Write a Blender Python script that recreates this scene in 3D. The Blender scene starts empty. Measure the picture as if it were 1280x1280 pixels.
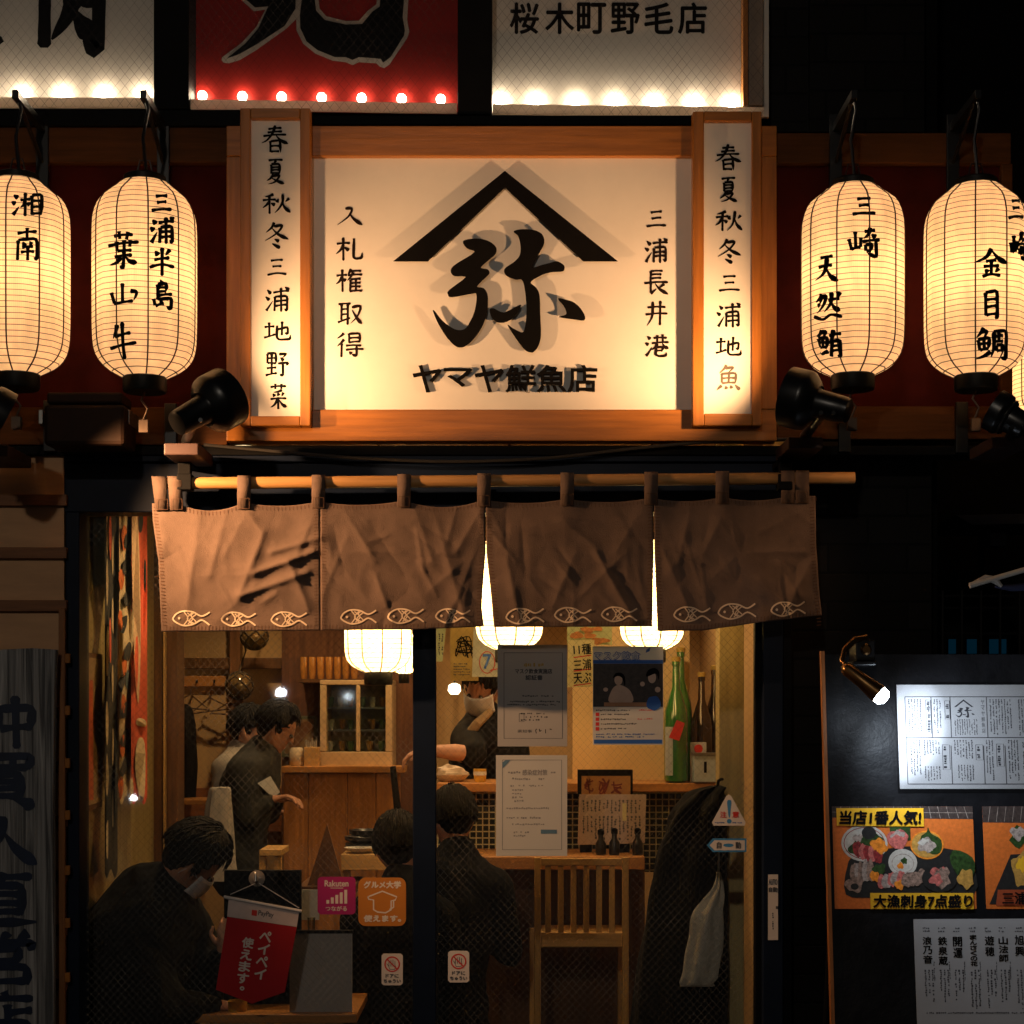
import bpy, bmesh, math, random
from mathutils import Vector, noise
random.seed(7)
sc = bpy.context.scene
COL = sc.collection

# ---------------------------------------------------------------- camera, world, exposure
FPX, CAMD, EYE, HOR = 2100.0, 6.0, 1.5, 885.0
cam = bpy.data.cameras.new("camera"); camo = bpy.data.objects.new("camera", cam); COL.objects.link(camo)
camo.location = (0, -CAMD, EYE); camo.rotation_euler = (math.radians(90), 0, 0)
cam.sensor_width = 36; cam.lens = FPX / 1280 * 36; cam.shift_y = (HOR - 640) / 1280
cam.clip_start = 0.05; cam.clip_end = 500
sc.camera = camo
w = bpy.data.worlds.new("World"); sc.world = w; w.use_nodes = True
nt = w.node_tree; bg = nt.nodes["Background"]
sky = nt.nodes.new("ShaderNodeTexSky"); sky.sky_type = 'NISHITA'; sky.sun_disc = False
sky.sun_elevation = math.radians(-3); sky.sun_rotation = math.radians(200)
nt.links.new(sky.outputs[0], bg.inputs[0]); bg.inputs[1].default_value = 0.09
vs = sc.view_settings
sc.display_settings.display_device = 'sRGB'
vs.view_transform = 'Standard'; vs.look = 'None'; vs.exposure = 0.0; vs.gamma = 1.0; vs.use_curve_mapping = False
cy = sc.cycles
cy.use_denoising = True; cy.max_bounces = 8; cy.transparent_max_bounces = 16; cy.sample_clamp_indirect = 4.0
cy.caustics_reflective = False; cy.caustics_refractive = False
try: cy.use_light_tree = True
except Exception: pass

# ---------------------------------------------------------------- helpers
def S(y): return FPX / (CAMD + y)
def X(px, y): return (px - 640) / S(y)
def Z(py, y): return EYE + (HOR - py) / S(y)
def P(px, py, y): return Vector((X(px, y), y, Z(py, y)))

def flat(y):
    """surface: a frontal plane at depth y; points named by where they stand across and up the plane"""
    def f(px, py, off=0.0):
        p = P(px, py, y); p.y -= off; return p
    return f

def lean(y_top, py_top, y_bot, py_bot):
    zt, zb = Z(py_top, y_top), Z(py_bot, y_bot)
    k = (y_top - y_bot) / (zt - zb); a = y_top - k * zt
    def f(px, py, off=0.0):
        t = (CAMD + a + EYE * k) / (1 - k * (HOR - py) / FPX)
        return Vector(((px - 640) / FPX * t, t - CAMD - off, EYE + (HOR - py) / FPX * t))
    return f

def tag(o, label=None, cat=None, group=None, kind=None):
    if label: o['label'] = label
    if cat: o['category'] = cat
    if group: o['group'] = group
    if kind: o['kind'] = kind
    return o
def thing(name, label, cat, loc=(0, 0, 0), group=None):
    o = bpy.data.objects.new(name, None); COL.objects.link(o); o.location = loc
    o.empty_display_size = 0.1
    return tag(o, label, cat, group)

class MB:
    def __init__(s): s.v = []; s.f = []; s.m = []; s.cur = 0
    def add(s, vs, fs):
        b = len(s.v); s.v += [tuple(p) for p in vs]
        for f in fs: s.f.append([b + i for i in f]); s.m.append(s.cur)
        return s
    def box(s, x0, x1, y0, y1, z0, z1):
        v = [(x, y, z) for x in (x0, x1) for y in (y0, y1) for z in (z0, z1)]
        return s.add(v, [(0, 1, 3, 2), (4, 6, 7, 5), (0, 4, 5, 1), (2, 3, 7, 6), (0, 2, 6, 4), (1, 5, 7, 3)])
    def pbox(s, px0, py0, px1, py1, yf, yb):
        """a box whose front face, at depth yf, spans the given extent; yb is its back"""
        return s.box(X(px0, yf), X(px1, yf), yf, yb, Z(py1, yf), Z(py0, yf))
    def prism(s, surf, pts, o0, o1):
        n = len(pts)
        a = [surf(x, y, o0) for x, y in pts]; b = [surf(x, y, o1) for x, y in pts]
        fs = [tuple(range(n)), tuple(range(2 * n - 1, n - 1, -1))]
        fs += [(i, (i + 1) % n, n + (i + 1) % n, n + i) for i in range(n)]
        return s.add(a + b, fs)
    def quad(s, surf, x0, y0, x1, y1, off=0.0):
        return s.add([surf(x0, y1, off), surf(x1, y1, off), surf(x1, y0, off), surf(x0, y0, off)], [(0, 1, 2, 3)])
    def slab(s, surf, x0, y0, x1, y1, o0=0.0, o1=0.003):
        return s.prism(surf, [(x0, y1), (x1, y1), (x1, y0), (x0, y0)], o0, o1)
    def poly(s, surf, pts, off=0.0): return s.add([surf(x, y, off) for x, y in pts], [tuple(range(len(pts)))])
    def disc(s, surf, cx, cy, rx, ry=None, off=0.0, n=28, wob=0.0):
        ry = ry or rx
        return s.poly(surf, [(cx + rx * (1 + wob * math.sin(3 * a + cx)) * math.cos(a), cy + ry * (1 + wob * math.cos(5 * a + cy)) * math.sin(a)) for a in [6.28318 * i / n for i in range(n)]], off)
    def ring(s, surf, cx, cy, r, wd, off=0.0, n=36, ry=None):
        ry = ry or r
        v = []
        for i in range(n):
            a = 6.28318 * i / n
            v.append(surf(cx + r * math.cos(a), cy + ry * math.sin(a), off)); v.append(surf(cx + (r - wd) * math.cos(a), cy + (ry - wd) * math.sin(a), off))
        return s.add(v, [(2 * i, 2 * ((i + 1) % n), 2 * ((i + 1) % n) + 1, 2 * i + 1) for i in range(n)])
    def ribbon(s, surf, pts, ws, off=0.0):
        """flat stroke along 2-D pts; ws a width or one per point"""
        n = len(pts); v = []
        for i, (x, y) in enumerate(pts):
            a = pts[max(i - 1, 0)]; b = pts[min(i + 1, n - 1)]
            dx, dy = b[0] - a[0], b[1] - a[1]; L = math.hypot(dx, dy) or 1
            h = (ws[i] if isinstance(ws, (list, tuple)) else ws) / 2
            v.append(surf(x - dy / L * h, y + dx / L * h, off)); v.append(surf(x + dy / L * h, y - dx / L * h, off))
        return s.add(v, [(2 * i, 2 * i + 2, 2 * i + 3, 2 * i + 1) for i in range(n - 1)])
    def cyl(s, p0, p1, r0, r1=None, n=16, caps=True):
        return s.tube([p0, p1], [r0, r0 if r1 is None else r1], n, caps)
    def tube(s, path, rs, n=10, caps=True):
        path = [Vector(p) for p in path]; m = len(path)
        if not isinstance(rs, (list, tuple)): rs = [rs] * m
        v = []; up = None
        for i, p in enumerate(path):
            d = (path[min(i + 1, m - 1)] - path[max(i - 1, 0)]).normalized()
            if up is None: up = Vector((0, 0, 1)) if abs(d.z) < .9 else Vector((0, 1, 0))
            a = d.cross(up)
            if a.length < 1e-4: a = d.cross(Vector((1, 0, 0)))
            a.normalize(); b = a.cross(d).normalized(); up = b
            for k in range(n):
                t = 6.28318 * k / n; v.append(p + rs[i] * (math.cos(t) * a + math.sin(t) * b))
        fs = [(i * n + k, i * n + (k + 1) % n, (i + 1) * n + (k + 1) % n, (i + 1) * n + k) for i in range(m - 1) for k in range(n)]
        if caps: fs += [tuple(range(n - 1, -1, -1)), tuple(range((m - 1) * n, m * n))]
        return s.add(v, fs)
    def lathe(s, c, prof, n=28, axis=None, caps=True):
        c = Vector(c); ax = Vector(axis or (0, 0, 1)).normalized()
        a = ax.cross(Vector((0, 1, 0)) if abs(ax.y) < .9 else Vector((1, 0, 0))).normalized(); b = ax.cross(a)
        v = [c + h * ax + r * (math.cos(6.28318 * k / n) * a + math.sin(6.28318 * k / n) * b) for r, h in prof for k in range(n)]
        m = len(prof)
        fs = [(i * n + k, i * n + (k + 1) % n, (i + 1) * n + (k + 1) % n, (i + 1) * n + k) for i in range(m - 1) for k in range(n)]
        if caps: fs += [tuple(range(n - 1, -1, -1)), tuple(range((m - 1) * n, m * n))]
        return s.add(v, fs)
    def ball(s, c, rx, ry=None, rz=None, n=16, m=10, wob=0, seed=0):
        ry = ry or rx; rz = rz or rx; c = Vector(c); v = []
        for i in range(m + 1):
            t = math.pi * i / m
            for k in range(n):
                a = 6.28318 * k / n
                d = Vector((math.sin(t) * math.cos(a), math.sin(t) * math.sin(a), math.cos(t)))
                q = 1 + (wob * noise.noise(d * 2.3 + Vector((seed, seed * 2, 0))) if wob else 0)
                v.append(c + Vector((d.x * rx, d.y * ry, d.z * rz)) * q)
        return s.add(v, [(i * n + k, (i + 1) * n + k, (i + 1) * n + (k + 1) % n, i * n + (k + 1) % n) for i in range(m) for k in range(n)])
    def build(s, name, mats, parent=None, smooth=False, bev=0.0, sub=0, weld=False):
        me = bpy.data.meshes.new(name); off = Vector(parent_loc(parent))
        me.from_pydata([tuple(Vector(p) - off) for p in s.v], [], s.f)
        for mm in (mats if isinstance(mats, (list, tuple)) else [mats]): me.materials.append(mm)
        for p, k in zip(me.polygons, s.m): p.material_index = k
        bm = bmesh.new(); bm.from_mesh(me)
        if weld: bmesh.ops.remove_doubles(bm, verts=bm.verts, dist=1e-5)
        if weld or smooth or bev: bmesh.ops.recalc_face_normals(bm, faces=bm.faces)
        bm.to_mesh(me); bm.free()
        if smooth:
            for p in me.polygons: p.use_smooth = True
            if not sub: me.set_sharp_from_angle(angle=math.radians(40))
        me.update()
        o = bpy.data.objects.new(name, me); COL.objects.link(o)
        if parent: o.parent = parent
        if bev:
            b = o.modifiers.new("bevel", 'BEVEL'); b.width = bev; b.segments = 2; b.limit_method = 'ANGLE'
        if sub:
            b = o.modifiers.new("subsurf", 'SUBSURF'); b.levels = sub; b.render_levels = sub
        return o

def parent_loc(p):
    v = Vector((0, 0, 0))
    while p: v += p.location; p = p.parent
    return v

def catmull(pts, k=5, closed=False):
    out = []; n = len(pts)
    for i in range(n if closed else n - 1):
        g = (lambda j: pts[j % n]) if closed else (lambda j: pts[min(max(j, 0), n - 1)])
        p0, p1, p2, p3 = g(i - 1), g(i), g(i + 1), g(i + 2)
        for q in range(k):
            t = q / k; t2 = t * t; t3 = t2 * t
            out.append(tuple(.5 * (2 * p1[d] + (p2[d] - p0[d]) * t + (2 * p0[d] - 5 * p1[d] + 4 * p2[d] - p3[d]) * t2 + (3 * p1[d] - p0[d] - 3 * p2[d] + p3[d]) * t3) for d in range(len(p1))))
    if not closed: out.append(tuple(pts[-1]))
    return out

# printed lettering: Blender's own font turned into mesh and laid on a surface
_cache = {}
def glyphs(body):
    if body not in _cache:
        cu = bpy.data.curves.new("lettering", 'FONT'); cu.body = body; cu.resolution_u = 4
        o = bpy.data.objects.new("lettering", cu); COL.objects.link(o)
        me = bpy.data.meshes.new_from_object(o.evaluated_get(bpy.context.evaluated_depsgraph_get()))
        v = [(p.co.x, p.co.y) for p in me.vertices]; f = [tuple(p.vertices) for p in me.polygons]
        _cache[body] = (v, f)
        bpy.data.objects.remove(o); bpy.data.curves.remove(cu); bpy.data.meshes.remove(me)
    return _cache[body]
def letter(m, surf, body, x0, y0, x1, y1, off=0.0, rot=0.0, bold=0.0, shear=0.0):
    v, f = glyphs(body)
    if not v: return
    xs = [p[0] for p in v]; ys = [p[1] for p in v]
    ax, bx, ay, by = min(xs), max(xs), min(ys), max(ys)
    cx, cyy = (x0 + x1) / 2, (y0 + y1) / 2; c, sn = math.cos(rot), math.sin(rot)
    for j, (ddx, ddy) in enumerate([(0, 0)] if not bold else [(-bold, 0), (bold, 0), (0, -bold), (0, bold)]):
        out = []
        for p in v:
            u = ((p[0] - ax) / max(bx - ax, 1e-6) - .5) * (x1 - x0); q = (.5 - (p[1] - ay) / max(by - ay, 1e-6)) * (y1 - y0)
            u -= shear * q
            out.append(surf(cx + u * c - q * sn + ddx, cyy + u * sn + q * c + ddy, off + j * 0.00008))
        m.add(out, f)
def column(m, surf, body, cx, y0, y1, wd, off=0.0, rot=0.0, bold=0.0, gap=.08):
    """vertical writing, one character under another"""
    n = len(body); h = (y1 - y0) / n
    for i, ch in enumerate(body):
        yy = y0 + i * h; sm = ch in 'っゃゅょ。、'
        x = cx + (rot * -(yy + h / 2 - y0))
        if ch == '。': letter(m, surf, ch, x - wd * .1, yy + h * .2, x + wd * .25, yy + h * .5, off, rot, bold)
        else: letter(m, surf, ch, x - wd / 2, yy + h * gap, x + wd / 2, yy + h * (1 - gap), off, rot, bold)
def micro(m, surf, x0, y0, x1, y1, pitch, off=0.0, vertical=False, fill=.85, ragged=.35, fat=.5):
    """lines of print too small to read"""
    k = 0
    n = max(1, int(((x1 - x0) if vertical else (y1 - y0)) / pitch))
    for i in range(n):
        a, b = (y0, y1) if vertical else (x0, x1)
        e = b - (b - a) * random.random() * ragged; t = a
        base = (x0 if vertical else y0) + (i + .5) * pitch
        while t < e:
            L = pitch * random.uniform(.35, .8)
            if random.random() < fill:
                h = pitch * fat * random.uniform(.25, .5); c = base + random.uniform(-.1, .1) * pitch
                if vertical: m.quad(surf, c - h, t, c + h, t + L * .75, off)
                else: m.quad(surf, t, c - h, t + L * .75, c + h, off)
            t += L
# brush lettering: strokes on a 100 x 100 grid (h across, s down, p sweep left, n sweep right, d dot, g hook, z turn)
G = {
'三': 'h 25 18 75 14;h 30 48 70 44;h 8 86 50 79 92 82',
'浦': 'd 14 14 28 28;d 6 40 20 52;p 10 94 16 84 32 56;h 36 24 94 18;s 64 4 64 98;d 78 4 92 15;s 42 40 40 95;g 42 40 86 36 86 92 76 85;h 44 57 84 54;h 44 74 84 71',
'春': 'h 28 16 72 12;h 24 28 76 24;h 10 41 90 36;p 50 2 42 30 24 54 4 66;n 52 36 70 54 97 66;s 34 58 34 98;g 34 58 68 55 68 97;h 36 76 66 74;h 36 94 66 93',
'夏': 'h 18 8 82 5;p 50 8 44 20;s 30 22 30 58;g 30 22 70 20 70 58;h 32 34 68 33;h 32 46 68 45;h 30 58 70 57;p 42 60 28 76 10 86;p 36 68 68 66 46 88 14 99;n 32 74 60 88 92 98',
'秋': 'p 42 6 26 14 10 18;h 4 34 50 30;s 28 14 28 96;p 28 36 18 56 4 68;d 32 46 46 56;d 56 26 52 44;p 92 24 82 40;p 72 6 70 40 60 70 44 92;n 71 40 78 66 98 90',
'冬': 'p 44 2 34 20 14 40;p 42 16 70 13 54 40 10 70;n 34 22 58 46 96 64;d 44 62 60 72;d 36 80 64 95',
'地': 'h 6 32 40 28;s 23 8 23 76;h 4 82 22 75 42 66;g 44 46 86 30 86 64 76 60;s 66 4 66 72;z 50 22 48 80 56 92 92 90 96 68',
'野': 's 10 8 10 44;g 10 8 46 6 46 44;h 10 26 46 25;h 12 44 46 43;s 28 8 28 84;h 8 62 48 59;h 2 88 50 80;p 56 12 84 9 68 28;d 62 22 76 34;z 54 44 96 40 86 54;g 74 42 74 92 60 84',
'菜': 'h 10 16 90 12;s 34 4 34 24;s 66 4 66 24;p 70 26 50 32 26 36;d 22 40 31 51;d 46 38 53 49;p 78 36 67 51;h 8 62 92 58;s 50 52 50 98;p 48 62 30 82 8 92;n 52 62 70 80 94 92',
'魚': 'p 42 2 32 16 12 32;p 36 14 66 12 48 31;s 22 34 24 70;g 22 34 78 31 76 70;h 24 51 76 49;s 50 33 50 68;h 24 70 76 68;p 22 80 4 96;d 36 80 42 92;d 56 79 63 91;d 74 77 94 96',
'入': 'p 34 6 58 10 46 50 6 92;n 50 30 68 62 98 92',
'札': 'h 6 30 52 26;s 30 4 30 98;p 30 32 18 56 2 70;d 34 44 48 56;z 66 6 66 84 74 92 94 88 97 66',
'権': 'h 4 30 44 27;s 25 4 25 98;p 25 32 16 54 2 66;d 28 42 40 52;p 58 4 50 18 44 24;h 52 14 92 11;h 44 30 97 27;p 64 16 56 34 42 52;s 54 46 54 96;s 74 44 74 94;h 54 46 92 44;h 54 62 90 60;h 54 78 90 76;h 52 96 96 93',
'取': 'h 4 12 54 9;s 16 12 16 78;s 42 11 42 98;h 16 34 42 32;h 16 54 42 52;h 2 86 20 80 52 68;p 58 26 92 22 80 60 52 92;n 60 36 76 66 98 94',
'得': 'p 28 4 20 14 6 24;p 30 28 20 42 4 54;s 20 42 20 98;s 46 6 46 42;g 46 6 84 4 84 42;h 46 23 84 21;h 46 40 84 38;h 36 54 90 51;h 34 68 98 65;g 72 52 72 94 58 87;d 46 76 56 85',
'長': 's 30 4 30 52;h 30 6 76 4;h 30 20 72 18;h 30 35 72 33;h 4 52 98 48;s 30 52 30 92;p 28 95 40 88 54 74;p 84 56 72 66 60 71;n 46 54 66 76 98 96',
'井': 'h 14 28 88 24;h 4 56 97 52;p 34 4 34 50 28 74 10 98;s 66 2 66 98',
'港': 'd 14 12 28 24;d 6 38 20 48;p 10 94 18 82 32 58;h 38 20 90 17;s 54 6 54 40;s 74 4 74 40;h 32 42 98 38;p 54 42 44 58 30 68;n 74 40 82 54 98 64;z 50 58 74 56 74 72;h 50 72 74 71;z 50 58 48 88 60 96 84 94 90 80',
'湘': 'd 12 14 24 26;d 4 40 18 50;p 8 94 16 82 28 60;h 30 34 60 30;s 46 4 46 98;p 46 36 40 52 30 64;d 50 44 60 54;s 66 14 66 94;g 66 14 94 12 94 94;h 66 38 94 37;h 66 62 94 61;h 66 88 94 87',
'南': 'h 14 18 86 13;s 50 2 50 36;s 16 38 14 96;g 16 38 86 34 86 94 74 89;d 34 44 42 56;p 66 42 58 56;h 30 60 72 57;h 26 74 76 71;s 51 58 51 98',
'葉': 'h 22 14 80 10;s 36 2 40 22;s 64 2 60 22;h 4 40 97 29;s 30 28 32 52;s 52 24 52 54;s 72 24 70 42;h 32 54 76 50;h 24 68 78 62;s 52 54 51 92;g 51 80 51 96 40 90;p 44 68 30 84 10 90;n 56 66 70 78 92 84',
'山': 's 46 4 48 76;s 10 38 20 82;h 18 82 50 74 84 70;p 74 34 94 38 84 70',
'牛': 'p 26 10 22 26 12 46;h 20 42 76 30;h 4 72 97 56;s 46 2 48 56 54 98',
'半': 'd 24 14 36 30;p 80 10 62 30;h 20 44 80 38;h 2 70 50 60 97 68;s 50 2 50 98',
'島': 'p 46 2 38 12;s 26 14 26 64;g 26 14 66 12 66 36;h 26 26 66 24;h 26 38 66 36;h 26 50 94 47;g 26 62 90 58 86 94 66 84;s 6 60 14 82;h 14 84 54 74;s 40 56 40 80',
'崎': 's 22 14 24 64;s 4 36 12 70;h 12 68 40 60;s 40 32 40 62;h 52 14 84 10;p 70 2 64 22 48 36;d 72 22 86 32;h 44 44 98 40;s 54 54 56 74;g 54 54 74 52 70 74;h 56 74 72 72;g 86 42 88 94 60 80',
'天': 'h 26 12 76 4;h 18 46 74 36;p 54 8 48 50 34 74 4 96;n 50 44 66 78 98 96',
'然': 'p 30 8 22 22 8 40;p 24 22 42 18 34 48 12 76;d 20 30 30 36;d 14 44 24 50;h 50 32 88 24;p 62 2 60 40 38 70;n 62 36 72 56 92 66;d 78 2 92 14;h 2 88 34 96 60 80 98 86',
'鮪': 'p 24 4 16 18 2 28;p 20 12 38 10 26 30;s 8 34 14 66;g 8 34 46 28 44 66;h 10 48 44 46;s 27 32 29 64;h 12 66 44 62;p 50 76 34 84 12 96 10 84;h 50 24 97 16;p 68 2 62 34 48 54;s 62 42 60 98;g 62 42 92 38 94 94 82 90;h 64 58 92 56;h 64 74 92 72',
'金': 'p 52 2 36 30 2 50;n 52 6 72 34 99 52;h 36 44 68 40;h 30 62 76 58;s 52 42 52 90;d 34 70 42 82;p 74 66 64 80;h 26 94 50 88 78 92',
'目': 's 20 10 22 90;g 20 10 80 4 80 96 66 92;h 26 36 76 33;h 26 60 76 56;h 24 86 76 82',
'鯛': 'p 30 2 22 16 8 32;p 22 14 40 14 28 34;s 12 38 18 68;g 12 38 48 32 44 66;h 16 52 46 48;s 30 36 32 64;h 18 68 44 64;p 50 74 30 86 4 96;p 60 14 60 60 50 90;g 60 14 98 10 96 96 78 90;h 64 28 88 26;s 76 18 76 44;h 62 44 88 42;s 68 54 68 72;g 68 54 86 53 86 72;h 68 71 86 70',
'仲': 'p 30 4 20 30 4 54;s 20 34 20 98;s 42 26 44 64;g 42 26 90 23 88 64;h 44 62 88 60;s 66 4 66 98',
'買': 's 16 6 18 30;g 16 6 86 4 84 28;h 18 28 84 26;s 40 6 40 28;s 62 6 62 28;s 26 38 26 82;g 26 38 74 36 74 82;h 26 52 74 51;h 26 66 74 65;h 26 80 74 79;p 40 82 28 92 8 98;n 62 82 76 90 94 98',
'人': 'p 50 6 44 50 6 94;n 50 36 66 68 97 94',
'直': 'h 14 14 88 10;s 52 2 46 24;s 34 26 34 78;g 34 26 76 24 76 78;h 34 42 76 41;h 34 58 76 57;h 34 75 76 74;z 12 32 14 94 96 90',
'営': 'd 22 4 30 16;d 48 2 54 14;p 82 2 70 16;s 10 22 8 36;g 10 24 92 20 84 34;s 32 34 32 58;g 32 34 70 32 70 58;h 32 56 70 55;s 20 66 20 98;g 20 66 82 64 82 98;h 20 94 82 93',
'店': 's 50 2 52 14;h 14 18 90 14;p 16 18 14 60 4 96;s 56 24 56 60;h 56 40 88 37;s 34 62 34 96;g 34 62 84 60 84 96;h 34 93 84 92',
'肉': 's 14 26 12 96;g 14 26 88 22 86 99 66 88;p 50 2 46 26 26 46;n 50 28 66 40 78 56;p 52 48 44 66 22 88;n 50 58 64 72 80 86',
}
PROF = {'h': [(0, .75), (.12, 1), (.3, .72), (.7, .7), (.88, 1.1), (1, .55)], 's': [(0, .6), (.08, 1.25), (.25, .85), (.8, .85), (.94, 1), (1, .5)],
        'p': [(0, .7), (.1, 1.3), (.4, 1), (.75, .65), (1, .12)], 'n': [(0, .25), (.35, .8), (.72, 1.55), (.86, 1.1), (1, .15)],
        'd': [(0, .35), (.35, 1), (.7, 1.5), (.9, 1.2), (1, .4)], 'g': [(0, .7), (.1, 1), (.5, .9), (.82, 1.15), (1, .2)], 'z': [(0, .8), (.1, 1.1), (.5, .85), (.8, 1.15), (1, .25)]}
def brush(m, surf, ch, x0, y0, x1, y1, wd, off=0.0, jit=1.5):
    for j, st in enumerate(G[ch].split(';')):
        t = st.split(); ty = t[0]; q = [float(a) for a in t[1:]]
        pts = [(q[i] + random.uniform(-jit, jit), q[i + 1] + random.uniform(-jit, jit)) for i in range(0, len(q), 2)]
        if ty in 'gz' and len(pts) > 2:      # square turns stay square
            den = []
            for a, b in zip(pts, pts[1:]): den += [(a[0] + (b[0] - a[0]) * k / 5, a[1] + (b[1] - a[1]) * k / 5) for k in range(5)]
            den.append(pts[-1])
            path = [den[0]] + [tuple((den[i - 1][d] + 2 * den[i][d] + den[i + 1][d]) / 4 for d in (0, 1)) for i in range(1, len(den) - 1)] + [den[-1]]
        else:
            if len(pts) == 2:
                a, b = pts; bow = 2.2 if ty == 'h' else -1.0
                L = math.hypot(b[0] - a[0], b[1] - a[1]); k = bow * L / 80
                pts = [a, ((a[0] + b[0]) / 2, (a[1] + b[1]) / 2 - (k if ty == 'h' else 0)), b]
            path = catmull(pts, 6)
        n = len(path); ws = []
        for i in range(n):
            t_ = i / (n - 1); pr = PROF[ty]; w_ = pr[-1][1]
            for (a, wa), (b, wb) in zip(pr, pr[1:]):
                if a <= t_ <= b: w_ = wa + (wb - wa) * (t_ - a) / (b - a); break
            ws.append(wd * w_ * random.uniform(.94, 1.06))
        path = [(x0 + (x1 - x0) * a / 100, y0 + (y1 - y0) * b / 100) for a, b in path]
        m.ribbon(surf, path, ws, off + j * 0.00012)

# ---------------------------------------------------------------- materials
def nodes(name):
    m = bpy.data.materials.new(name); m.use_nodes = True
    t = m.node_tree; b = t.nodes["Principled BSDF"]
    return m, t, b
def lin(c): return tuple(((v / 255) / 12.92 if v / 255 <= .04045 else ((v / 255 + .055) / 1.055) ** 2.4) for v in c)
def mat(name, col, rough=.6, metal=0., var=.18, scale=9., stretch=(1, 1, 1), bump=0., spec=.4, emit=None, coat=0., fine=0.):
    m, t, b = nodes(name); N = t.nodes; L = t.links
    tc = N.new("ShaderNodeTexCoord"); mp = N.new("ShaderNodeMapping"); mp.inputs['Scale'].default_value = stretch
    L.new(tc.outputs['Object'], mp.inputs[0])
    nz = N.new("ShaderNodeTexNoise"); nz.inputs['Scale'].default_value = scale; nz.inputs['Detail'].default_value = 6; nz.inputs['Roughness'].default_value = .65
    L.new(mp.outputs[0], nz.inputs['Vector'])
    r = N.new("ShaderNodeValToRGB"); r.color_ramp.elements[0].position = .3; r.color_ramp.elements[1].position = .72
    r.color_ramp.elements[0].color = (*[c * (1 - var) for c in col], 1); r.color_ramp.elements[1].color = (*[min(1, c * (1 + var)) for c in col], 1)
    L.new(nz.outputs['Fac'], r.inputs[0]); L.new(r.outputs[0], b.inputs['Base Color'])
    b.inputs['Roughness'].default_value = rough; b.inputs['Metallic'].default_value = metal; b.inputs['Specular IOR Level'].default_value = spec
    if coat: b.inputs['Coat Weight'].default_value = coat
    if bump:
        bp = N.new("ShaderNodeBump"); bp.inputs['Strength'].default_value = bump; bp.inputs['Distance'].default_value = .01
        src = nz
        if fine:
            src = N.new("ShaderNodeTexNoise"); src.inputs['Scale'].default_value = fine; src.inputs['Detail'].default_value = 3
            L.new(mp.outputs[0], src.inputs['Vector'])
        L.new(src.outputs['Fac'], bp.inputs['Height']); L.new(bp.outputs[0], b.inputs['Normal'])
    if emit: b.inputs['Emission Color'].default_value = (*col, 1); b.inputs['Emission Strength'].default_value = emit
    return m
def wood(name, col, axis='x', rough=.5, var=.35, bump=.12, coat=0.0, scale=5, spec=.3):
    st = {'x': (.6, 9, 9), 'z': (9, 9, .6), 'y': (9, .6, 9)}[axis]
    return mat(name, col, rough, var=var, scale=scale, stretch=st, bump=bump, coat=coat, spec=spec)
def glow(name, col, strength):
    m = bpy.data.materials.new(name); m.use_nodes = True; t = m.node_tree; t.nodes.clear()
    e = t.nodes.new("ShaderNodeEmission"); e.inputs[0].default_value = (*col, 1); e.inputs[1].default_value = strength
    o = t.nodes.new("ShaderNodeOutputMaterial"); t.links.new(e.outputs[0], o.inputs[0]); return m
def mth(t, op, a, b=None, c=None):
    n = t.nodes.new("ShaderNodeMath"); n.operation = op
    for i, v in enumerate((a, b, c)):
        if v is None: continue
        if isinstance(v, (int, float)): n.inputs[i].default_value = v
        else: t.links.new(v, n.inputs[i])
    return n.outputs[0]
def wire_glass(name, pitch=.030, wire=.0007, slope=1.1, refl=.05, wcol=(.38, .35, .30), wop=.5):
    m = bpy.data.materials.new(name); m.use_nodes = True; t = m.node_tree; t.nodes.clear(); N = t.nodes; L = t.links
    tc = N.new("ShaderNodeTexCoord"); sp = N.new("ShaderNodeSeparateXYZ"); L.new(tc.outputs['Object'], sp.inputs[0])
    x, z = sp.outputs[0], sp.outputs[2]
    masks = []
    for sg in (1, -1):
        u = mth(t, 'ADD', mth(t, 'MULTIPLY', x, sg * slope), z)
        fr = mth(t, 'FRACT', mth(t, 'DIVIDE', mth(t, 'ADD', u, 50.0), pitch))
        masks.append(mth(t, 'LESS_THAN', fr, wire / pitch * 1.5))
    nz = N.new("ShaderNodeTexNoise"); nz.inputs['Scale'].default_value = 5; L.new(tc.outputs['Object'], nz.inputs[0])
    pat = N.new("ShaderNodeMapRange"); pat.inputs[1].default_value = .35; pat.inputs[2].default_value = .65; pat.inputs[3].default_value = .25; pat.inputs[4].default_value = 1; L.new(nz.outputs[0], pat.inputs[0])
    mk = mth(t, 'MULTIPLY', mth(t, 'MULTIPLY', mth(t, 'MAXIMUM', masks[0], masks[1]), wop), pat.outputs[0])
    tr = N.new("ShaderNodeBsdfTransparent"); gl = N.new("ShaderNodeBsdfGlossy"); gl.inputs['Roughness'].default_value = .02
    fz = N.new("ShaderNodeFresnel"); fz.inputs[0].default_value = 1.5
    mx = N.new("ShaderNodeMixShader"); L.new(mth(t, 'MULTIPLY', fz.outputs[0], refl / .04), mx.inputs[0]); L.new(tr.outputs[0], mx.inputs[1]); L.new(gl.outputs[0], mx.inputs[2])
    wb = N.new("ShaderNodeBsdfPrincipled"); wb.inputs['Base Color'].default_value = (*wcol, 1); wb.inputs['Metallic'].default_value = .3; wb.inputs['Roughness'].default_value = .5
    m2 = N.new("ShaderNodeMixShader"); L.new(mk, m2.inputs[0]); L.new(mx.outputs[0], m2.inputs[1]); L.new(wb.outputs[0], m2.inputs[2])
    o = N.new("ShaderNodeOutputMaterial"); L.new(m2.outputs[0], o.inputs[0]); return m
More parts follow.
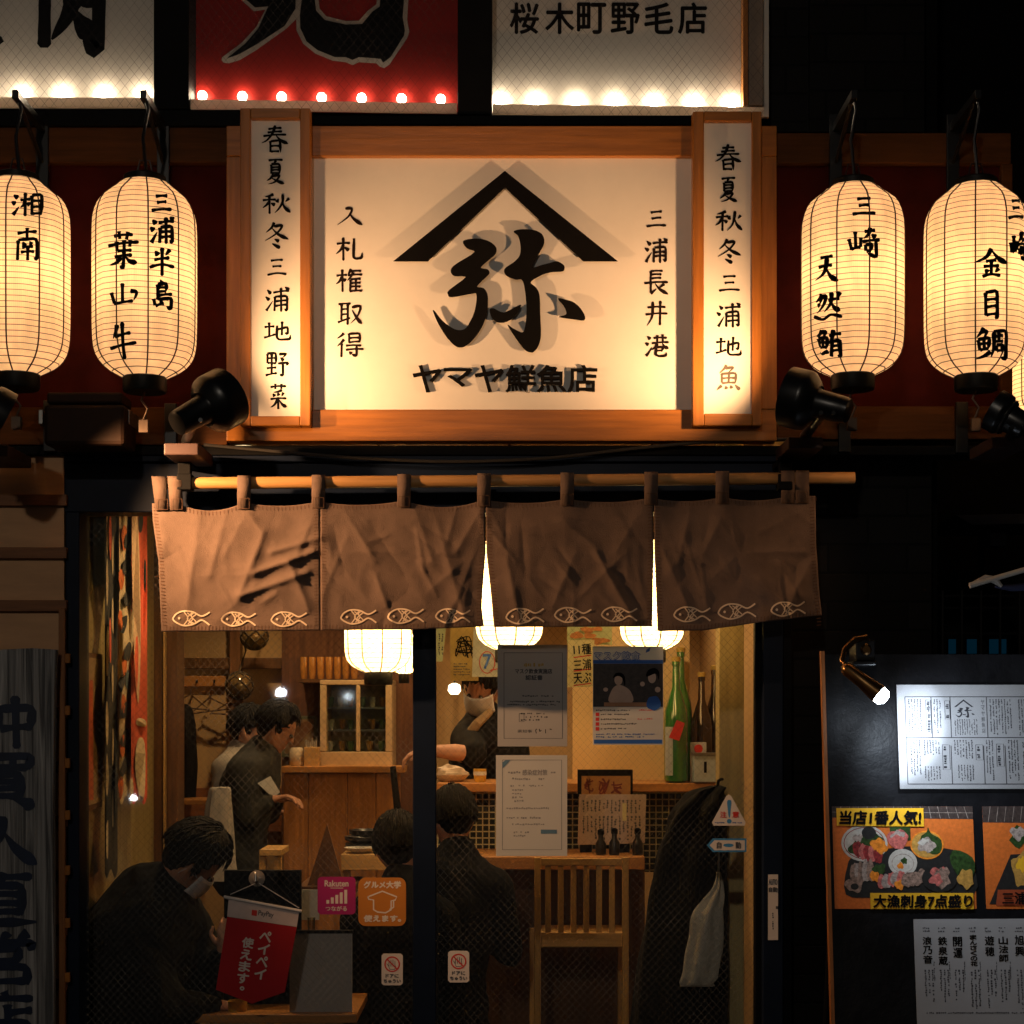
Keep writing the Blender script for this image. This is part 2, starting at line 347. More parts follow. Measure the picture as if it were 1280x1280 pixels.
def clear(name, tint=(.9, .95, .92), refl=.12):
    m = bpy.data.materials.new(name); m.use_nodes = True; t = m.node_tree; t.nodes.clear(); N = t.nodes; L = t.links
    tr = N.new("ShaderNodeBsdfTransparent"); tr.inputs[0].default_value = (*tint, 1)
    gl = N.new("ShaderNodeBsdfGlossy"); gl.inputs['Roughness'].default_value = .04
    lw = N.new("ShaderNodeFresnel"); lw.inputs[0].default_value = 1.5
    mx = N.new("ShaderNodeMixShader"); L.new(mth(t, 'MULTIPLY', mth(t, 'MINIMUM', lw.outputs[0], .3), min(refl / .05, 2.0)), mx.inputs[0]); L.new(tr.outputs[0], mx.inputs[1]); L.new(gl.outputs[0], mx.inputs[2])
    o = N.new("ShaderNodeOutputMaterial"); L.new(mx.outputs[0], o.inputs[0]); return m
def grid_tile(name, col, grout, w_, h_, rough=.4, gap=.05, offset=.5, plane='xz', bump=.3, spec=.1):
    m, t, b = nodes(name); N = t.nodes; L = t.links
    tc = N.new("ShaderNodeTexCoord"); mp = N.new("ShaderNodeMapping"); L.new(tc.outputs['Object'], mp.inputs[0])
    if plane == 'xz': mp.inputs['Rotation'].default_value = (math.radians(-90), 0, 0)
    br = N.new("ShaderNodeTexBrick"); br.offset = offset; L.new(mp.outputs[0], br.inputs[0])
    br.inputs['Scale'].default_value = 1.0; br.inputs['Brick Width'].default_value = w_; br.inputs['Row Height'].default_value = h_
    br.inputs['Mortar Size'].default_value = gap * h_; br.inputs['Mortar Smooth'].default_value = .1; br.inputs['Bias'].default_value = 0
    br.inputs['Color1'].default_value = (*col, 1); br.inputs['Color2'].default_value = (*[c * .6 for c in col], 1); br.inputs['Mortar'].default_value = (*grout, 1)
    L.new(br.outputs[0], b.inputs['Base Color']); b.inputs['Roughness'].default_value = rough; b.inputs['Specular IOR Level'].default_value = spec
    bp = N.new("ShaderNodeBump"); bp.inputs['Strength'].default_value = bump; bp.inputs['Distance'].default_value = .004; bp.invert = True
    L.new(br.outputs['Fac'], bp.inputs['Height']); L.new(bp.outputs[0], b.inputs['Normal'])
    return m
def lamp(parent, kind, loc, energy, col, name, radius=.03, aim=None, size=60, blend=.5):
    l = bpy.data.lights.new(name, kind); l.energy = energy; l.color = col
    l.shadow_soft_size = radius
    if kind == 'SPOT': l.spot_size = math.radians(size); l.spot_blend = blend
    o = bpy.data.objects.new(name, l); COL.objects.link(o); o.location = Vector(loc) - parent_loc(parent)
    if aim is not None: o.rotation_euler = (Vector(aim) - Vector(loc)).to_track_quat('-Z', 'Y').to_euler()
    if parent: o.parent = parent
    return o

FILL = 300.0  # strength of the added fill lamp behind the camera
WARM = (1.0, .53, .235)
M = {}
M['ink'] = mat('black_ink', (.006, .0055, .0055), .8, var=.2, spec=.05)
M['ink_brown'] = mat('dark_brown_ink', (.014, .008, .007), .8, var=.2, spec=.05)
M['ink_faded'] = mat('faded_ink', (.11, .085, .065), .6, var=.4, scale=40)
M['sign_white'] = mat('painted_white_board', (.78, .74, .68), .75, var=.07, scale=2.2, spec=.15)
def thin_paper(name, col, tr=.45, var=.05):
    m, t, b = nodes(name); N = t.nodes; L = t.links
    tc = N.new("ShaderNodeTexCoord"); nz = N.new("ShaderNodeTexNoise"); nz.inputs['Scale'].default_value = 7; nz.inputs['Detail'].default_value = 5; L.new(tc.outputs['Object'], nz.inputs[0])
    r = N.new("ShaderNodeValToRGB"); r.color_ramp.elements[0].color = (*[c * (1 - var) for c in col], 1); r.color_ramp.elements[1].color = (*[min(1, c * (1 + var)) for c in col], 1)
    L.new(nz.outputs[0], r.inputs[0]); L.new(r.outputs[0], b.inputs['Base Color']); b.inputs['Roughness'].default_value = .7; b.inputs['Specular IOR Level'].default_value = .15
    tl = N.new("ShaderNodeBsdfTranslucent"); L.new(r.outputs[0], tl.inputs[0]); mx = N.new("ShaderNodeMixShader"); mx.inputs[0].default_value = tr
    L.new(b.outputs[0], mx.inputs[1]); L.new(tl.outputs[0], mx.inputs[2]); L.new(mx.outputs[0], N["Material Output"].inputs[0]); return m
M['paper'] = thin_paper('white_paper', (.74, .74, .72))
M['paper_grey'] = thin_paper('greyed_paper', (.50, .49, .49), .35, .1)
M['print'] = mat('grey_print', (.07, .07, .08), .7, var=.2)
M['print_lt'] = mat('light_grey_print', (.26, .26, .27), .7, var=.2)
M['blue_print'] = mat('blue_print', (.02, .10, .38), .6, var=.15)
M['red_print'] = mat('red_print', (.55, .03, .02), .6, var=.15)
M['gold_print'] = mat('gold_print', (.45, .30, .06), .5, var=.15)
M['frame_wood'] = wood('varnished_frame_wood', (.34, .125, .019), 'x', .38, var=.28, coat=.15)
M['frame_wood_z'] = wood('varnished_upright_wood', (.34, .125, .019), 'z', .38, var=.28, coat=.15)
M['beam_wood'] = wood('brown_beam_wood', (.075, .028, .007), 'x', .6, var=.3, spec=.1)
M['fascia_red'] = mat('dark_red_fascia_paint', (.040, .0042, .003), .75, spec=.08, var=.35, scale=5, bump=.1)
M['navy'] = mat('navy_frame_paint', (.0038, .0085, .022), .5, var=.25, scale=6, spec=.14)
M['black'] = mat('black_paint', (.003, .003, .0035), .6, var=.25, scale=14, spec=.08)
M['black_metal'] = mat('black_coated_metal', (.005, .005, .0055), .32, metal=.0, var=.3, scale=20, spec=.5)
M['dark_wall'] = mat('dark_wall', (.004, .004, .004), .85, var=.3, scale=6, spec=.1)
M['asphalt'] = mat('asphalt', (.05, .05, .05), .9, var=.3, scale=40, bump=.4)
M['steel'] = mat('dull_steel', (.35, .34, .32), .35, metal=1., var=.2, scale=20)
M['brass'] = mat('lamp_brass', (.30, .17, .07), .28, metal=1., var=.2, scale=14)
M['glass_wire'] = wire_glass('wired_glass')
M['glass_box'] = wire_glass('wired_sign_glass', pitch=.042, wire=.0016, slope=1.25, refl=.02, wcol=(.10, .08, .07), wop=.55)
M['clear'] = clear('clear_glass', refl=.03)

# ================================================================ setting
m = MB(); m.box(-30, 30, -30, 0.0, -.2, 0.0)
tag(m.build('street', M['asphalt']), kind='structure')
m = MB(); m.box(-1.75, 1.2, 0.0, 5.0, -.2, 0.012)
tag(m.build('floor', mat('dark_tile_floor', (.05, .035, .025), .5, var=.3)), kind='structure')

# ================================================================ the restaurant front
bld = thing('shop_building', 'dark restaurant front with red fascia, wooden beams and navy sliding doors', 'building')
def bpart(name, mt, rects, bev=.003):
    m = MB()
    for r in rects: m.pbox(*r)
    return m.build(name, mt, bld, bev=bev)
bpart('fascia_panel', M['fascia_red'], [(-320, 190, 284, 520, 0.0, .08)])
bpart('fascia_panel', M['fascia_red'], [(970, 190, 1264, 515, 0.0, .08)])
bpart('fascia_beam', M['beam_wood'], [(-320, 159, 284, 203, -.035, .02)])
bpart('fascia_beam', M['beam_wood'], [(-320, 509, 284, 556, -.035, .02)])
bpart('fascia_beam', M['beam_wood'], [(971, 166, 1264, 204, -.035, .02)])
bpart('fascia_beam', M['beam_wood'], [(971, 508, 1264, 549, -.035, .02)])
bpart('fascia_post', M['beam_wood'], [(1252, 204, 1266, 508, -.03, .02)])
bpart('upper_wall', M['dark_wall'], [(-320, -420, 956, 158, .16, .3)])
bpart('sign_mullion', M['black'], [(192, -420, 236, 136, -.05, .16)])
bpart('sign_mullion', M['black'], [(572, -420, 615, 143, -.05, .16)])
bpart('sign_ledge', M['black'], [(-320, 137, 300, 157, -.05, .16), (388, 144, 866, 156, -.05, .16)])
bpart('soffit', M['black'], [(-320, 557, 1266, 569, -.03, .1)])
tile_d = grid_tile('dark_wall_tile', (.011, .0098, .0092), (.004, .004, .004), .29, .105, .35, .05)
bpart('tiled_wall', tile_d, [(1012, -420, 1156, 165, .2, .4), (985, 570, 1165, 1470, .16, .4)])
bpart('tiled_wall', tile_d, [(956, -420, 1013, 165, .23, .4)])
bpart('recess_wall', mat('recess_wall_paint', (.003, .003, .0035), .8, spec=.1), [(1120, -420, 1900, 1520, 1.9, 2.1)])
bpart('recess_side', M['dark_wall'], [(1158, -420, 1172, 1470, .42, 1.9)])
# door frame and glass
bpart('lintel', M['navy'], [(80, 579, 985, 640, 0.0, .14)])
bpart('lintel_cap', M['navy'], [(80, 569, 985, 577, -.02, .12)])
bpart('jamb', M['navy'], [(82, 640, 99, 1420, 0.0, .14)])
bpart('jamb', M['navy'], [(954, 640, 979, 1420, -.01, .14)])
bpart('jamb', M['black'], [(979, 570, 990, 1420, .02, .16)])
bpart('door_stile', M['navy'], [(516, 640, 545, 1420, .03, .08)])
m = MB(); m.box(X(97, .1), X(522, .1), .1, .106, Z(1420, .1), Z(632, .1)); m.build('window_pane', M['glass_wire'], bld)
m = MB(); m.box(X(538, .055), X(948, .055), .055, .061, Z(1420, .05), Z(632, .05)); m.build('door_pane', M['glass_wire'], bld)
bpart('door_edge', M['black'], [(944, 640, 954, 1420, .03, .08)])

# shingled wall to the left
cl = thing('clapboard_wall', 'tan boarded wall with brown wooden battens left of the door', 'wall', P(0, 1410, 0))
for a, b in ((566, 618), (632, 684), (697, 750), (762, 816), (830, 884), (898, 952), (966, 1020), (1034, 1088), (1102, 1156), (1170, 1224), (1238, 1292), (1306, 1420)):
    m = MB(); m.pbox(-320, a - 4, 80, b + 4, -.005, .1)
    m.build('board', mat('tan_wall_board', (.58, .33, .17), .75, var=.12, scale=3, stretch=(1, 1, 6), bump=.08) if a == 566 else bpy.data.materials['tan_wall_board'], cl)
    m = MB(); m.pbox(-320, b, 83, b + 14, -.028, -.006)
    m.build('batten', bpy.data.materials.get('batten_wood') or wood('batten_wood', (.22, .09, .035), 'x', .55), cl, bev=.002)
m = MB(); m.pbox(73, 760, 81, 1420, -.05, -.028); m.build('trim_strip', wood('orange_trim_wood', (.26, .10, .03), 'z', .5), cl, bev=.002)

# ================================================================ lit sign boxes above
def paper_like(name, col):
    m = bpy.data.materials.new(name); m.use_nodes = True; t = m.node_tree; t.nodes.clear(); N = t.nodes; L = t.links
    nz = N.new("ShaderNodeTexNoise"); nz.inputs['Scale'].default_value = 12; tc = N.new("ShaderNodeTexCoord"); L.new(tc.outputs['Object'], nz.inputs[0])
    mx = N.new("ShaderNodeMix"); mx.data_type = 'RGBA'; L.new(nz.outputs[0], mx.inputs[0]); mx.inputs[6].default_value = (*[c * .75 for c in col], 1); mx.inputs[7].default_value = (*col, 1)
    a = N.new("ShaderNodeBsdfDiffuse"); b = N.new("ShaderNodeBsdfTranslucent"); L.new(mx.outputs[2], a.inputs[0]); L.new(mx.outputs[2], b.inputs[0])
    s = N.new("ShaderNodeMixShader"); s.inputs[0].default_value = .6; L.new(a.outputs[0], s.inputs[1]); L.new(b.outputs[0], s.inputs[2])
    o = N.new("ShaderNodeOutputMaterial"); L.new(s.outputs[0], o.inputs[0]); return m
warm_led = (1.0, .72, .46)
glow_led = glow('led_bulb', (1.0, .80, .55), 60)
lip_m = paper_like('frosted_sign_lip', (.85, .74, .64))
box_white = mat('white_sign_sheet', (.60, .555, .50), .7, var=.03, scale=2, spec=.1)
box_red = mat('red_sign_sheet', (.20, .010, .007), .6, var=.1, scale=3, spec=.15)
def lightbox(label, x0, x1, yl, yr, sheet, bulbs, art, energy):
    """x0,x1 sides; yl,yr height of the lower edge at either side"""
    by = (yl + yr) / 2
    t = thing('lightbox_sign', label, 'sign', P((x0 + x1) / 2, by, .05), 'lit sign boxes in the upper windows')
    sf = flat(.085)
    sl = (yr - yl) / (x1 - x0)
    def edge(x): return yl + sl * (x - x0)
    m = MB(); m.prism(sf, [(x0 - 6, edge(x0 - 6)), (x1 + 6, edge(x1 + 6)), (x1 + 6, -300), (x0 - 6, -300)], 0, -.02); m.build('panel', sheet, t)
    if art: art(sf, t)
    m = MB(); m.prism(flat(-.02), [(x0, edge(x0)), (x1, edge(x1)), (x1, edge(x1) - 12), (x0, edge(x0) - 12)], 0, -.012)
    m.build('lower_lip', lip_m, t)
    # each bulb its own part
    for x in bulbs:
        b = MB(); p = P(x, edge(x) - 16, .067); b.lathe(p, [(.001, -.016), (.010, -.014), (.0150, -.006), (.0165, .002), (.0145, .010), (.009, .016), (.001, .0185)], 14)
        o = b.build('bulb', glow_led, t, smooth=True)
        lamp(t, 'POINT', p + Vector((0, -.012, .004)), energy, warm_led, 'bulb_light', .010)
    m = MB(); f = flat(-.035)
    m.poly(f, [(x0, edge(x0)), (x1, edge(x1)), (x1, -300), (x0, -300)]); m.build('glass', M['glass_box'], t)
    return t
def art_left(sf, t):
    m = MB(); brush(m, sf, '肉', 44, -62, 136, 66, 19, .001, 1); m.prism(sf, [(-12, 40), (2, 46), (5, 52), (-6, 60), (-20, 50)], .001, .0005); m.build('lettering', M['ink'], t)
def art_red(sf, t):
    g = lambda pts: [(230 + a / 3.657, b / 3.657) for a, b in pts]
    m = MB()
    m.poly(sf, g([(262, -60), (262, 0), (320, 52), (372, 45), (330, 125), (260, 200), (175, 262), (172, 275), (182, 287), (205, 290), (255, 275), (330, 230), (400, 180), (470, 130), (515, 85), (530, -60)]), .001)
    m.poly(sf, g([(528, -60), (512, 60), (515, 140), (545, 200), (600, 245), (680, 278), (740, 285), (770, 298), (800, 285), (880, 290), (895, 305), (915, 312), (940, 295), (980, 235), (1020, 175), (1030, 145), (1020, 90), (1030, -60), (885, -60), (880, 20), (840, 50), (800, 95), (740, 97), (650, 75), (620, 40), (608, -60)]), .0013)
    m.build('letter_outline', mat('grey_outline_paint', (.32, .27, .23), .7), t)
    m = MB()
    m.poly(sf, g([(285, -60), (285, 0), (325, 35), (385, 30), (340, 130), (280, 200), (195, 268), (250, 250), (330, 205), (460, 120), (510, 40), (512, -60)]), .0018)
    m.poly(sf, g([(545, -60), (530, 70), (532, 130), (560, 190), (610, 230), (690, 262), (740, 262), (770, 275), (800, 262), (900, 270), (910, 288), (945, 262), (1005, 165), (1010, 140), (1000, 80), (1010, -60), (900, -60), (895, 30), (860, 55), (815, 110), (740, 113), (645, 92), (605, 50), (590, -60)]), .0018)
    m.build('lettering', M['ink'], t)
def art_right(sf, t):
    m = MB()
    for ch, x in zip('桜木町野毛店', (638, 682, 722, 764, 806, 848)):
        letter(m, sf, ch, x, 4, x + 35, 42, .001, bold=.9)
    m.build('lettering', M['ink'], t)
lightbox('white lit sign box with a large black brush character at the upper left corner', -250, 191, 133, 134, box_white, (-172, -122, -73, -24, 26, 77, 129, 178), art_left, .17)
lightbox('red lit sign box with huge grey-edged black brush strokes', 237, 571, 136, 141, box_red, (253, 303, 352, 402, 452, 502, 551), art_red, .15)
rb = lightbox('white lit sign box with small black branch name above the right strip sign', 616, 955, 142, 146, box_white, (625, 670, 720, 769, 818, 868, 915), art_right, .17)
m = MB(); m.pbox(929, -300, 935, 131, .02, .08); m.build('frame', M['frame_wood_z'], rb)
m = MB(); m.pbox(936, -300, 954, 131, .03, .08); m.build('side_return', mat('sign_return_panel', (.22, .17, .13), .6), rb)

# ================================================================ main sign
sg = thing('shop_sign', 'large white shop sign with black roof emblem between two strip signs', 'sign', P(632, 551, -.05))
m = MB(); m.pbox(283, 157, 971, 195, -.075, 0); m.build('top_rail', M['frame_wood'], sg, bev=.003)
m = MB(); m.pbox(283, 512, 971, 551, -.075, 0); m.build('bottom_rail', M['frame_wood'], sg, bev=.003)
m = MB(); m.pbox(283, 195.5, 388, 511.5, -.072, 0); m.build('upright', M['frame_wood_z'], sg, bev=.003)
m = MB(); m.pbox(866, 195.5, 971, 511.5, -.072, 0); m.build('upright', M['frame_wood_z'], sg, bev=.003)
SF = flat(-.052)
m = MB(); m.prism(SF, [(389, 512), (866, 512), (866, 195), (389, 195)], 0, -.02); m.build('panel', M['sign_white'], sg)
m = MB(); m.prism(SF, [(631.2, 215.9), (771.8, 328.4), (728.9, 328.4), (631.2, 236.3), (535.1, 328.4), (492.2, 328.4)], .022, .015)
m.build('roof_emblem', M['ink'], sg, bev=.0008)
E1 = [(298, 209), (345, 190), (415, 186), (480, 200), (525, 225), (552, 258), (548, 295), (520, 325), (434, 402), (482, 418), (500, 440), (480, 470), (405, 546), (450, 560), (478, 590), (488, 640), (482, 740), (450, 840), (400, 920), (340, 985), (285, 1010), (235, 995), (170, 925), (110, 830), (70, 735), (88, 740), (130, 795), (180, 840), (250, 878), (310, 872), (350, 820), (385, 740), (400, 660), (398, 605), (375, 601), (215, 628), (184, 608), (195, 575), (318, 478), (235, 468), (206, 437), (217, 403), (262, 368), (386, 288), (330, 258)]
E2 = [(683, 132), (720, 118), (790, 115), (850, 125), (895, 150), (915, 190), (910, 235), (880, 290), (826, 400), (900, 385), (960, 370), (1010, 358), (1055, 380), (1070, 402), (1055, 432), (960, 440), (890, 463), (812, 515), (855, 560), (880, 620), (885, 760), (890, 920), (870, 1000), (840, 1040), (815, 1048), (770, 1030), (710, 955), (637, 842), (680, 868), (745, 898), (765, 870), (778, 790), (778, 660), (752, 505), (700, 495), (635, 470), (610, 435), (625, 405), (690, 360), (730, 310), (735, 240), (720, 170), (702, 148)]
E3 = [(500, 725), (530, 715), (570, 735), (605, 746), (640, 735), (738, 688), (700, 760), (650, 805), (600, 822), (550, 815), (515, 780)]
E4 = [(1020, 640), (1080, 650), (1140, 670), (1190, 715), (1222, 770), (1215, 805), (1130, 795), (1028, 780), (1075, 765), (1082, 738), (1060, 690)]
m = MB()
for E in (E1, E2, E3, E4):
    pts = catmull([(530 + a / 6.095, 270 + b / 6.095) for a, b in E], 4, closed=True)
    m.prism(SF, pts, .024, .017)
m.build('kanji_emblem', M['ink'], sg)
m = MB()
for px, py in ((560, 300), (700, 300), (631, 228), (575, 340), (648, 320), (590, 400), (665, 400)): m.cyl(SF(px, py, .029), SF(px, py, 0), .004)
def solid_letters(body, x0, y0, x1, y1, of, ob):
    m = MB(); letter(m, SF, body, x0, y0, x1, y1, 0, bold=.55)
    flatm = MB(); letter(flatm, SF, body, x0, y0, x1, y1, of, bold=.55)
    cu = bpy.data.curves.new("lettering", 'FONT'); cu.body = body; cu.extrude = .5; cu.offset = .012; cu.resolution_u = 4
    o = bpy.data.objects.new("lettering", cu); COL.objects.link(o)
    me = bpy.data.meshes.new_from_object(o.evaluated_get(bpy.context.evaluated_depsgraph_get()))
    v = [tuple(p.co) for p in me.vertices]; f = [tuple(p.vertices) for p in me.polygons]
    bpy.data.objects.remove(o); bpy.data.meshes.remove(me)
    xs = [p[0] for p in v]; ys = [p[1] for p in v]
    m = MB()
    m.add([SF(x0 + (p[0] - min(xs)) / (max(xs) - min(xs)) * (x1 - x0), y1 - (p[1] - min(ys)) / (max(ys) - min(ys)) * (y1 - y0), ob + (of - ob) * (p[2] + .5)) for p in v], f)
    return m
xs = 515
for ch, wd, dy in (('ヤ', 36, 2), ('マ', 36, 0), ('ヤ', 36, 2), ('鮮', 38, 2), ('魚', 37, 2), ('店', 37, 2)):
    solid_letters(ch, xs + 1, 457 - (0 if ch != 'マ' else -4), xs + wd + 1, 491 - (0 if ch != 'マ' else 7), .014, .003).build('raised_letter', M['ink'], sg); xs += 38.7
m = MB()
for ch, bx in zip('入札権取得', ((419.5, 259, 454, 283.6), (419, 296, 454, 326.5), (419, 335.6, 454, 365.6), (421.6, 377, 453, 407), (420, 415, 455, 447.7))): brush(m, SF, ch, *bx, 3.3, .0012)
m.build('brush_lettering', M['ink_brown'], sg); m = MB()
for ch, bx in zip('三浦長井港', ((806, 261, 835, 287), (804, 297, 837, 329.7), (803.8, 337.5, 836, 369), (805.6, 375.8, 835.3, 407.8), (804.4, 416.9, 836.6, 446.9))): brush(m, SF, ch, *bx, 3.3, .0012)
m.build('brush_lettering', M['ink_brown'], sg)

def strip_sign(label, ox0, oy0, ox1, oy1, ix0, iy0, ix1, iy1, chars, faded):
    t = thing('strip_sign', label, 'sign', P((ox0 + ox1) / 2, oy1, -.1))
    yf, yb = -.125, -.076
    for nm, r, mt in (('frame_upright', (ox0, oy0, ix0, oy1), M['frame_wood_z']), ('frame_upright', (ix1, oy0, ox1, oy1), M['frame_wood_z']), ('frame_rail', (ix0 + .2, oy0, ix1 - .2, iy0), M['frame_wood']), ('frame_rail', (ix0 + .2, iy1, ix1 - .2, oy1), M['frame_wood'])):
        m = MB(); m.pbox(*r, yf, yb); m.build(nm, mt, t, bev=.003)
    sf = flat(-.105)
    m = MB(); m.prism(sf, [(ix0 - 2, iy1 + 2), (ix1 + 2, iy1 + 2), (ix1 + 2, iy0 - 2), (ix0 - 2, iy0 - 2)], 0, -.02); m.build('panel', M['sign_white'], t)
    m = MB(); mf = MB()
    for ch, bx in chars: brush(mf if (faded and ch == '魚') else m, sf, ch, *bx, 3.2, .0012)
    m.build('brush_lettering', M['ink'], t)
    if mf.v: mf.build('brush_lettering', M['ink_faded'], t)
strip_sign('left vertical strip sign in a wooden frame, black brush writing ending in vegetables', 300, 135, 388, 532, 313, 148, 375, 520,
    list(zip('春夏秋冬三浦地野菜', ((325.8, 155.6, 361.7, 191.6), (331, 198, 358, 231), (327, 241, 364, 269), (328, 277.5, 362.5, 311.5), (331.5, 321, 361, 347.5), (329.7, 358, 363.8, 391), (328.5, 401, 365, 427), (331, 439.5, 362, 473), (336, 478.5, 360, 512)))), False)
strip_sign('right vertical strip sign in a wooden frame, its last brush character faded brown', 866, 139, 952, 532, 880, 151, 940, 517,
    list(zip('春夏秋冬三浦地魚', ((892.5, 180, 927.5, 214), (897, 221, 924, 253), (893, 262.5, 928.5, 290.6), (894, 298.5, 927.5, 331), (896, 342, 927.5, 367), (894, 377.7, 928, 410.5), (893, 420, 928, 446), (894.7, 456, 927, 489)))), True)

# ================================================================ paper lanterns
def paper_mat(name, col, em, pitch):
    m = bpy.data.materials.new(name); m.use_nodes = True; t = m.node_tree; t.nodes.clear(); N = t.nodes; L = t.links
    tc = N.new("ShaderNodeTexCoord"); sp = N.new("ShaderNodeSeparateXYZ"); L.new(tc.outputs['Object'], sp.inputs[0])
    fr = mth(t, 'FRACT', mth(t, 'DIVIDE', mth(t, 'ADD', sp.outputs[2], 5.0), pitch))
    hoop = mth(t, 'LESS_THAN', fr, .12)
    at = mth(t, 'ARCTAN2', sp.outputs[0], sp.outputs[1])
    thr = mth(t, 'FRACT', mth(t, 'MULTIPLY', mth(t, 'ADD', at, 10.0), 27.0))
    thread = mth(t, 'MULTIPLY', mth(t, 'LESS_THAN', thr, .2), .10)
    nz = N.new("ShaderNodeTexNoise"); nz.inputs['Scale'].default_value = 9; nz.inputs['Detail'].default_value = 5
    mp = N.new("ShaderNodeMapping"); mp.inputs['Scale'].default_value = (2.5, 2.5, .7); L.new(tc.outputs['Object'], mp.inputs[0]); L.new(mp.outputs[0], nz.inputs[0])
    shade = mth(t, 'MULTIPLY', mth(t, 'SUBTRACT', 1.0, mth(t, 'MULTIPLY', hoop, .85)), mth(t, 'SUBTRACT', mth(t, 'ADD', mth(t, 'MULTIPLY', nz.outputs[0], .75), .62), thread))
    mx = N.new("ShaderNodeMix"); mx.data_type = 'RGBA'; mx.blend_type = 'MULTIPLY'; mx.inputs[0].default_value = 1
    mx.inputs[6].default_value = (*col, 1); cb = N.new("ShaderNodeCombineColor")
    for i in range(3): L.new(shade, cb.inputs[i])
    L.new(cb.outputs[0], mx.inputs[7])
    em_n = N.new("ShaderNodeEmission"); L.new(mx.outputs[2], em_n.inputs[0]); em_n.inputs[1].default_value = em
    tl = N.new("ShaderNodeBsdfTranslucent"); L.new(mx.outputs[2], tl.inputs[0])
    df = N.new("ShaderNodeBsdfDiffuse"); L.new(mx.outputs[2], df.inputs[0])
    ms = N.new("ShaderNodeMixShader"); ms.inputs[0].default_value = .35; L.new(tl.outputs[0], ms.inputs[1]); L.new(df.outputs[0], ms.inputs[2])
    ad = N.new("ShaderNodeAddShader"); L.new(ms.outputs[0], ad.inputs[0]); L.new(em_n.outputs[0], ad.inputs[1])
    o = N.new("ShaderNodeOutputMaterial"); L.new(ad.outputs[0], o.inputs[0]); return m
M['lantern'] = paper_mat('lit_lantern_paper', (1.0, .745, .455), .21, .0190)
M['rib'] = mat('dark_lantern_cord', (.05, .018, .006), .7)
M['cap'] = mat('black_lacquer', (.004, .004, .004), .5, var=.2, spec=.2)
M['dull'] = mat('tarnished_hook_metal', (.10, .07, .05), .45, metal=.8, var=.3)
LY = -.34
PRF = [(0, .46), (3, .52), (7, .585), (10, .645), (15, .74), (20, .83), (27, .90), (35, .95), (45, .985), (60, .998), (90, 1.0), (120, 1.0), (150, .998), (180, .995), (197, .985), (207, .965), (215, .93), (222, .87), (228, .79), (233, .69), (237, .58), (240, .49), (242, .43)]
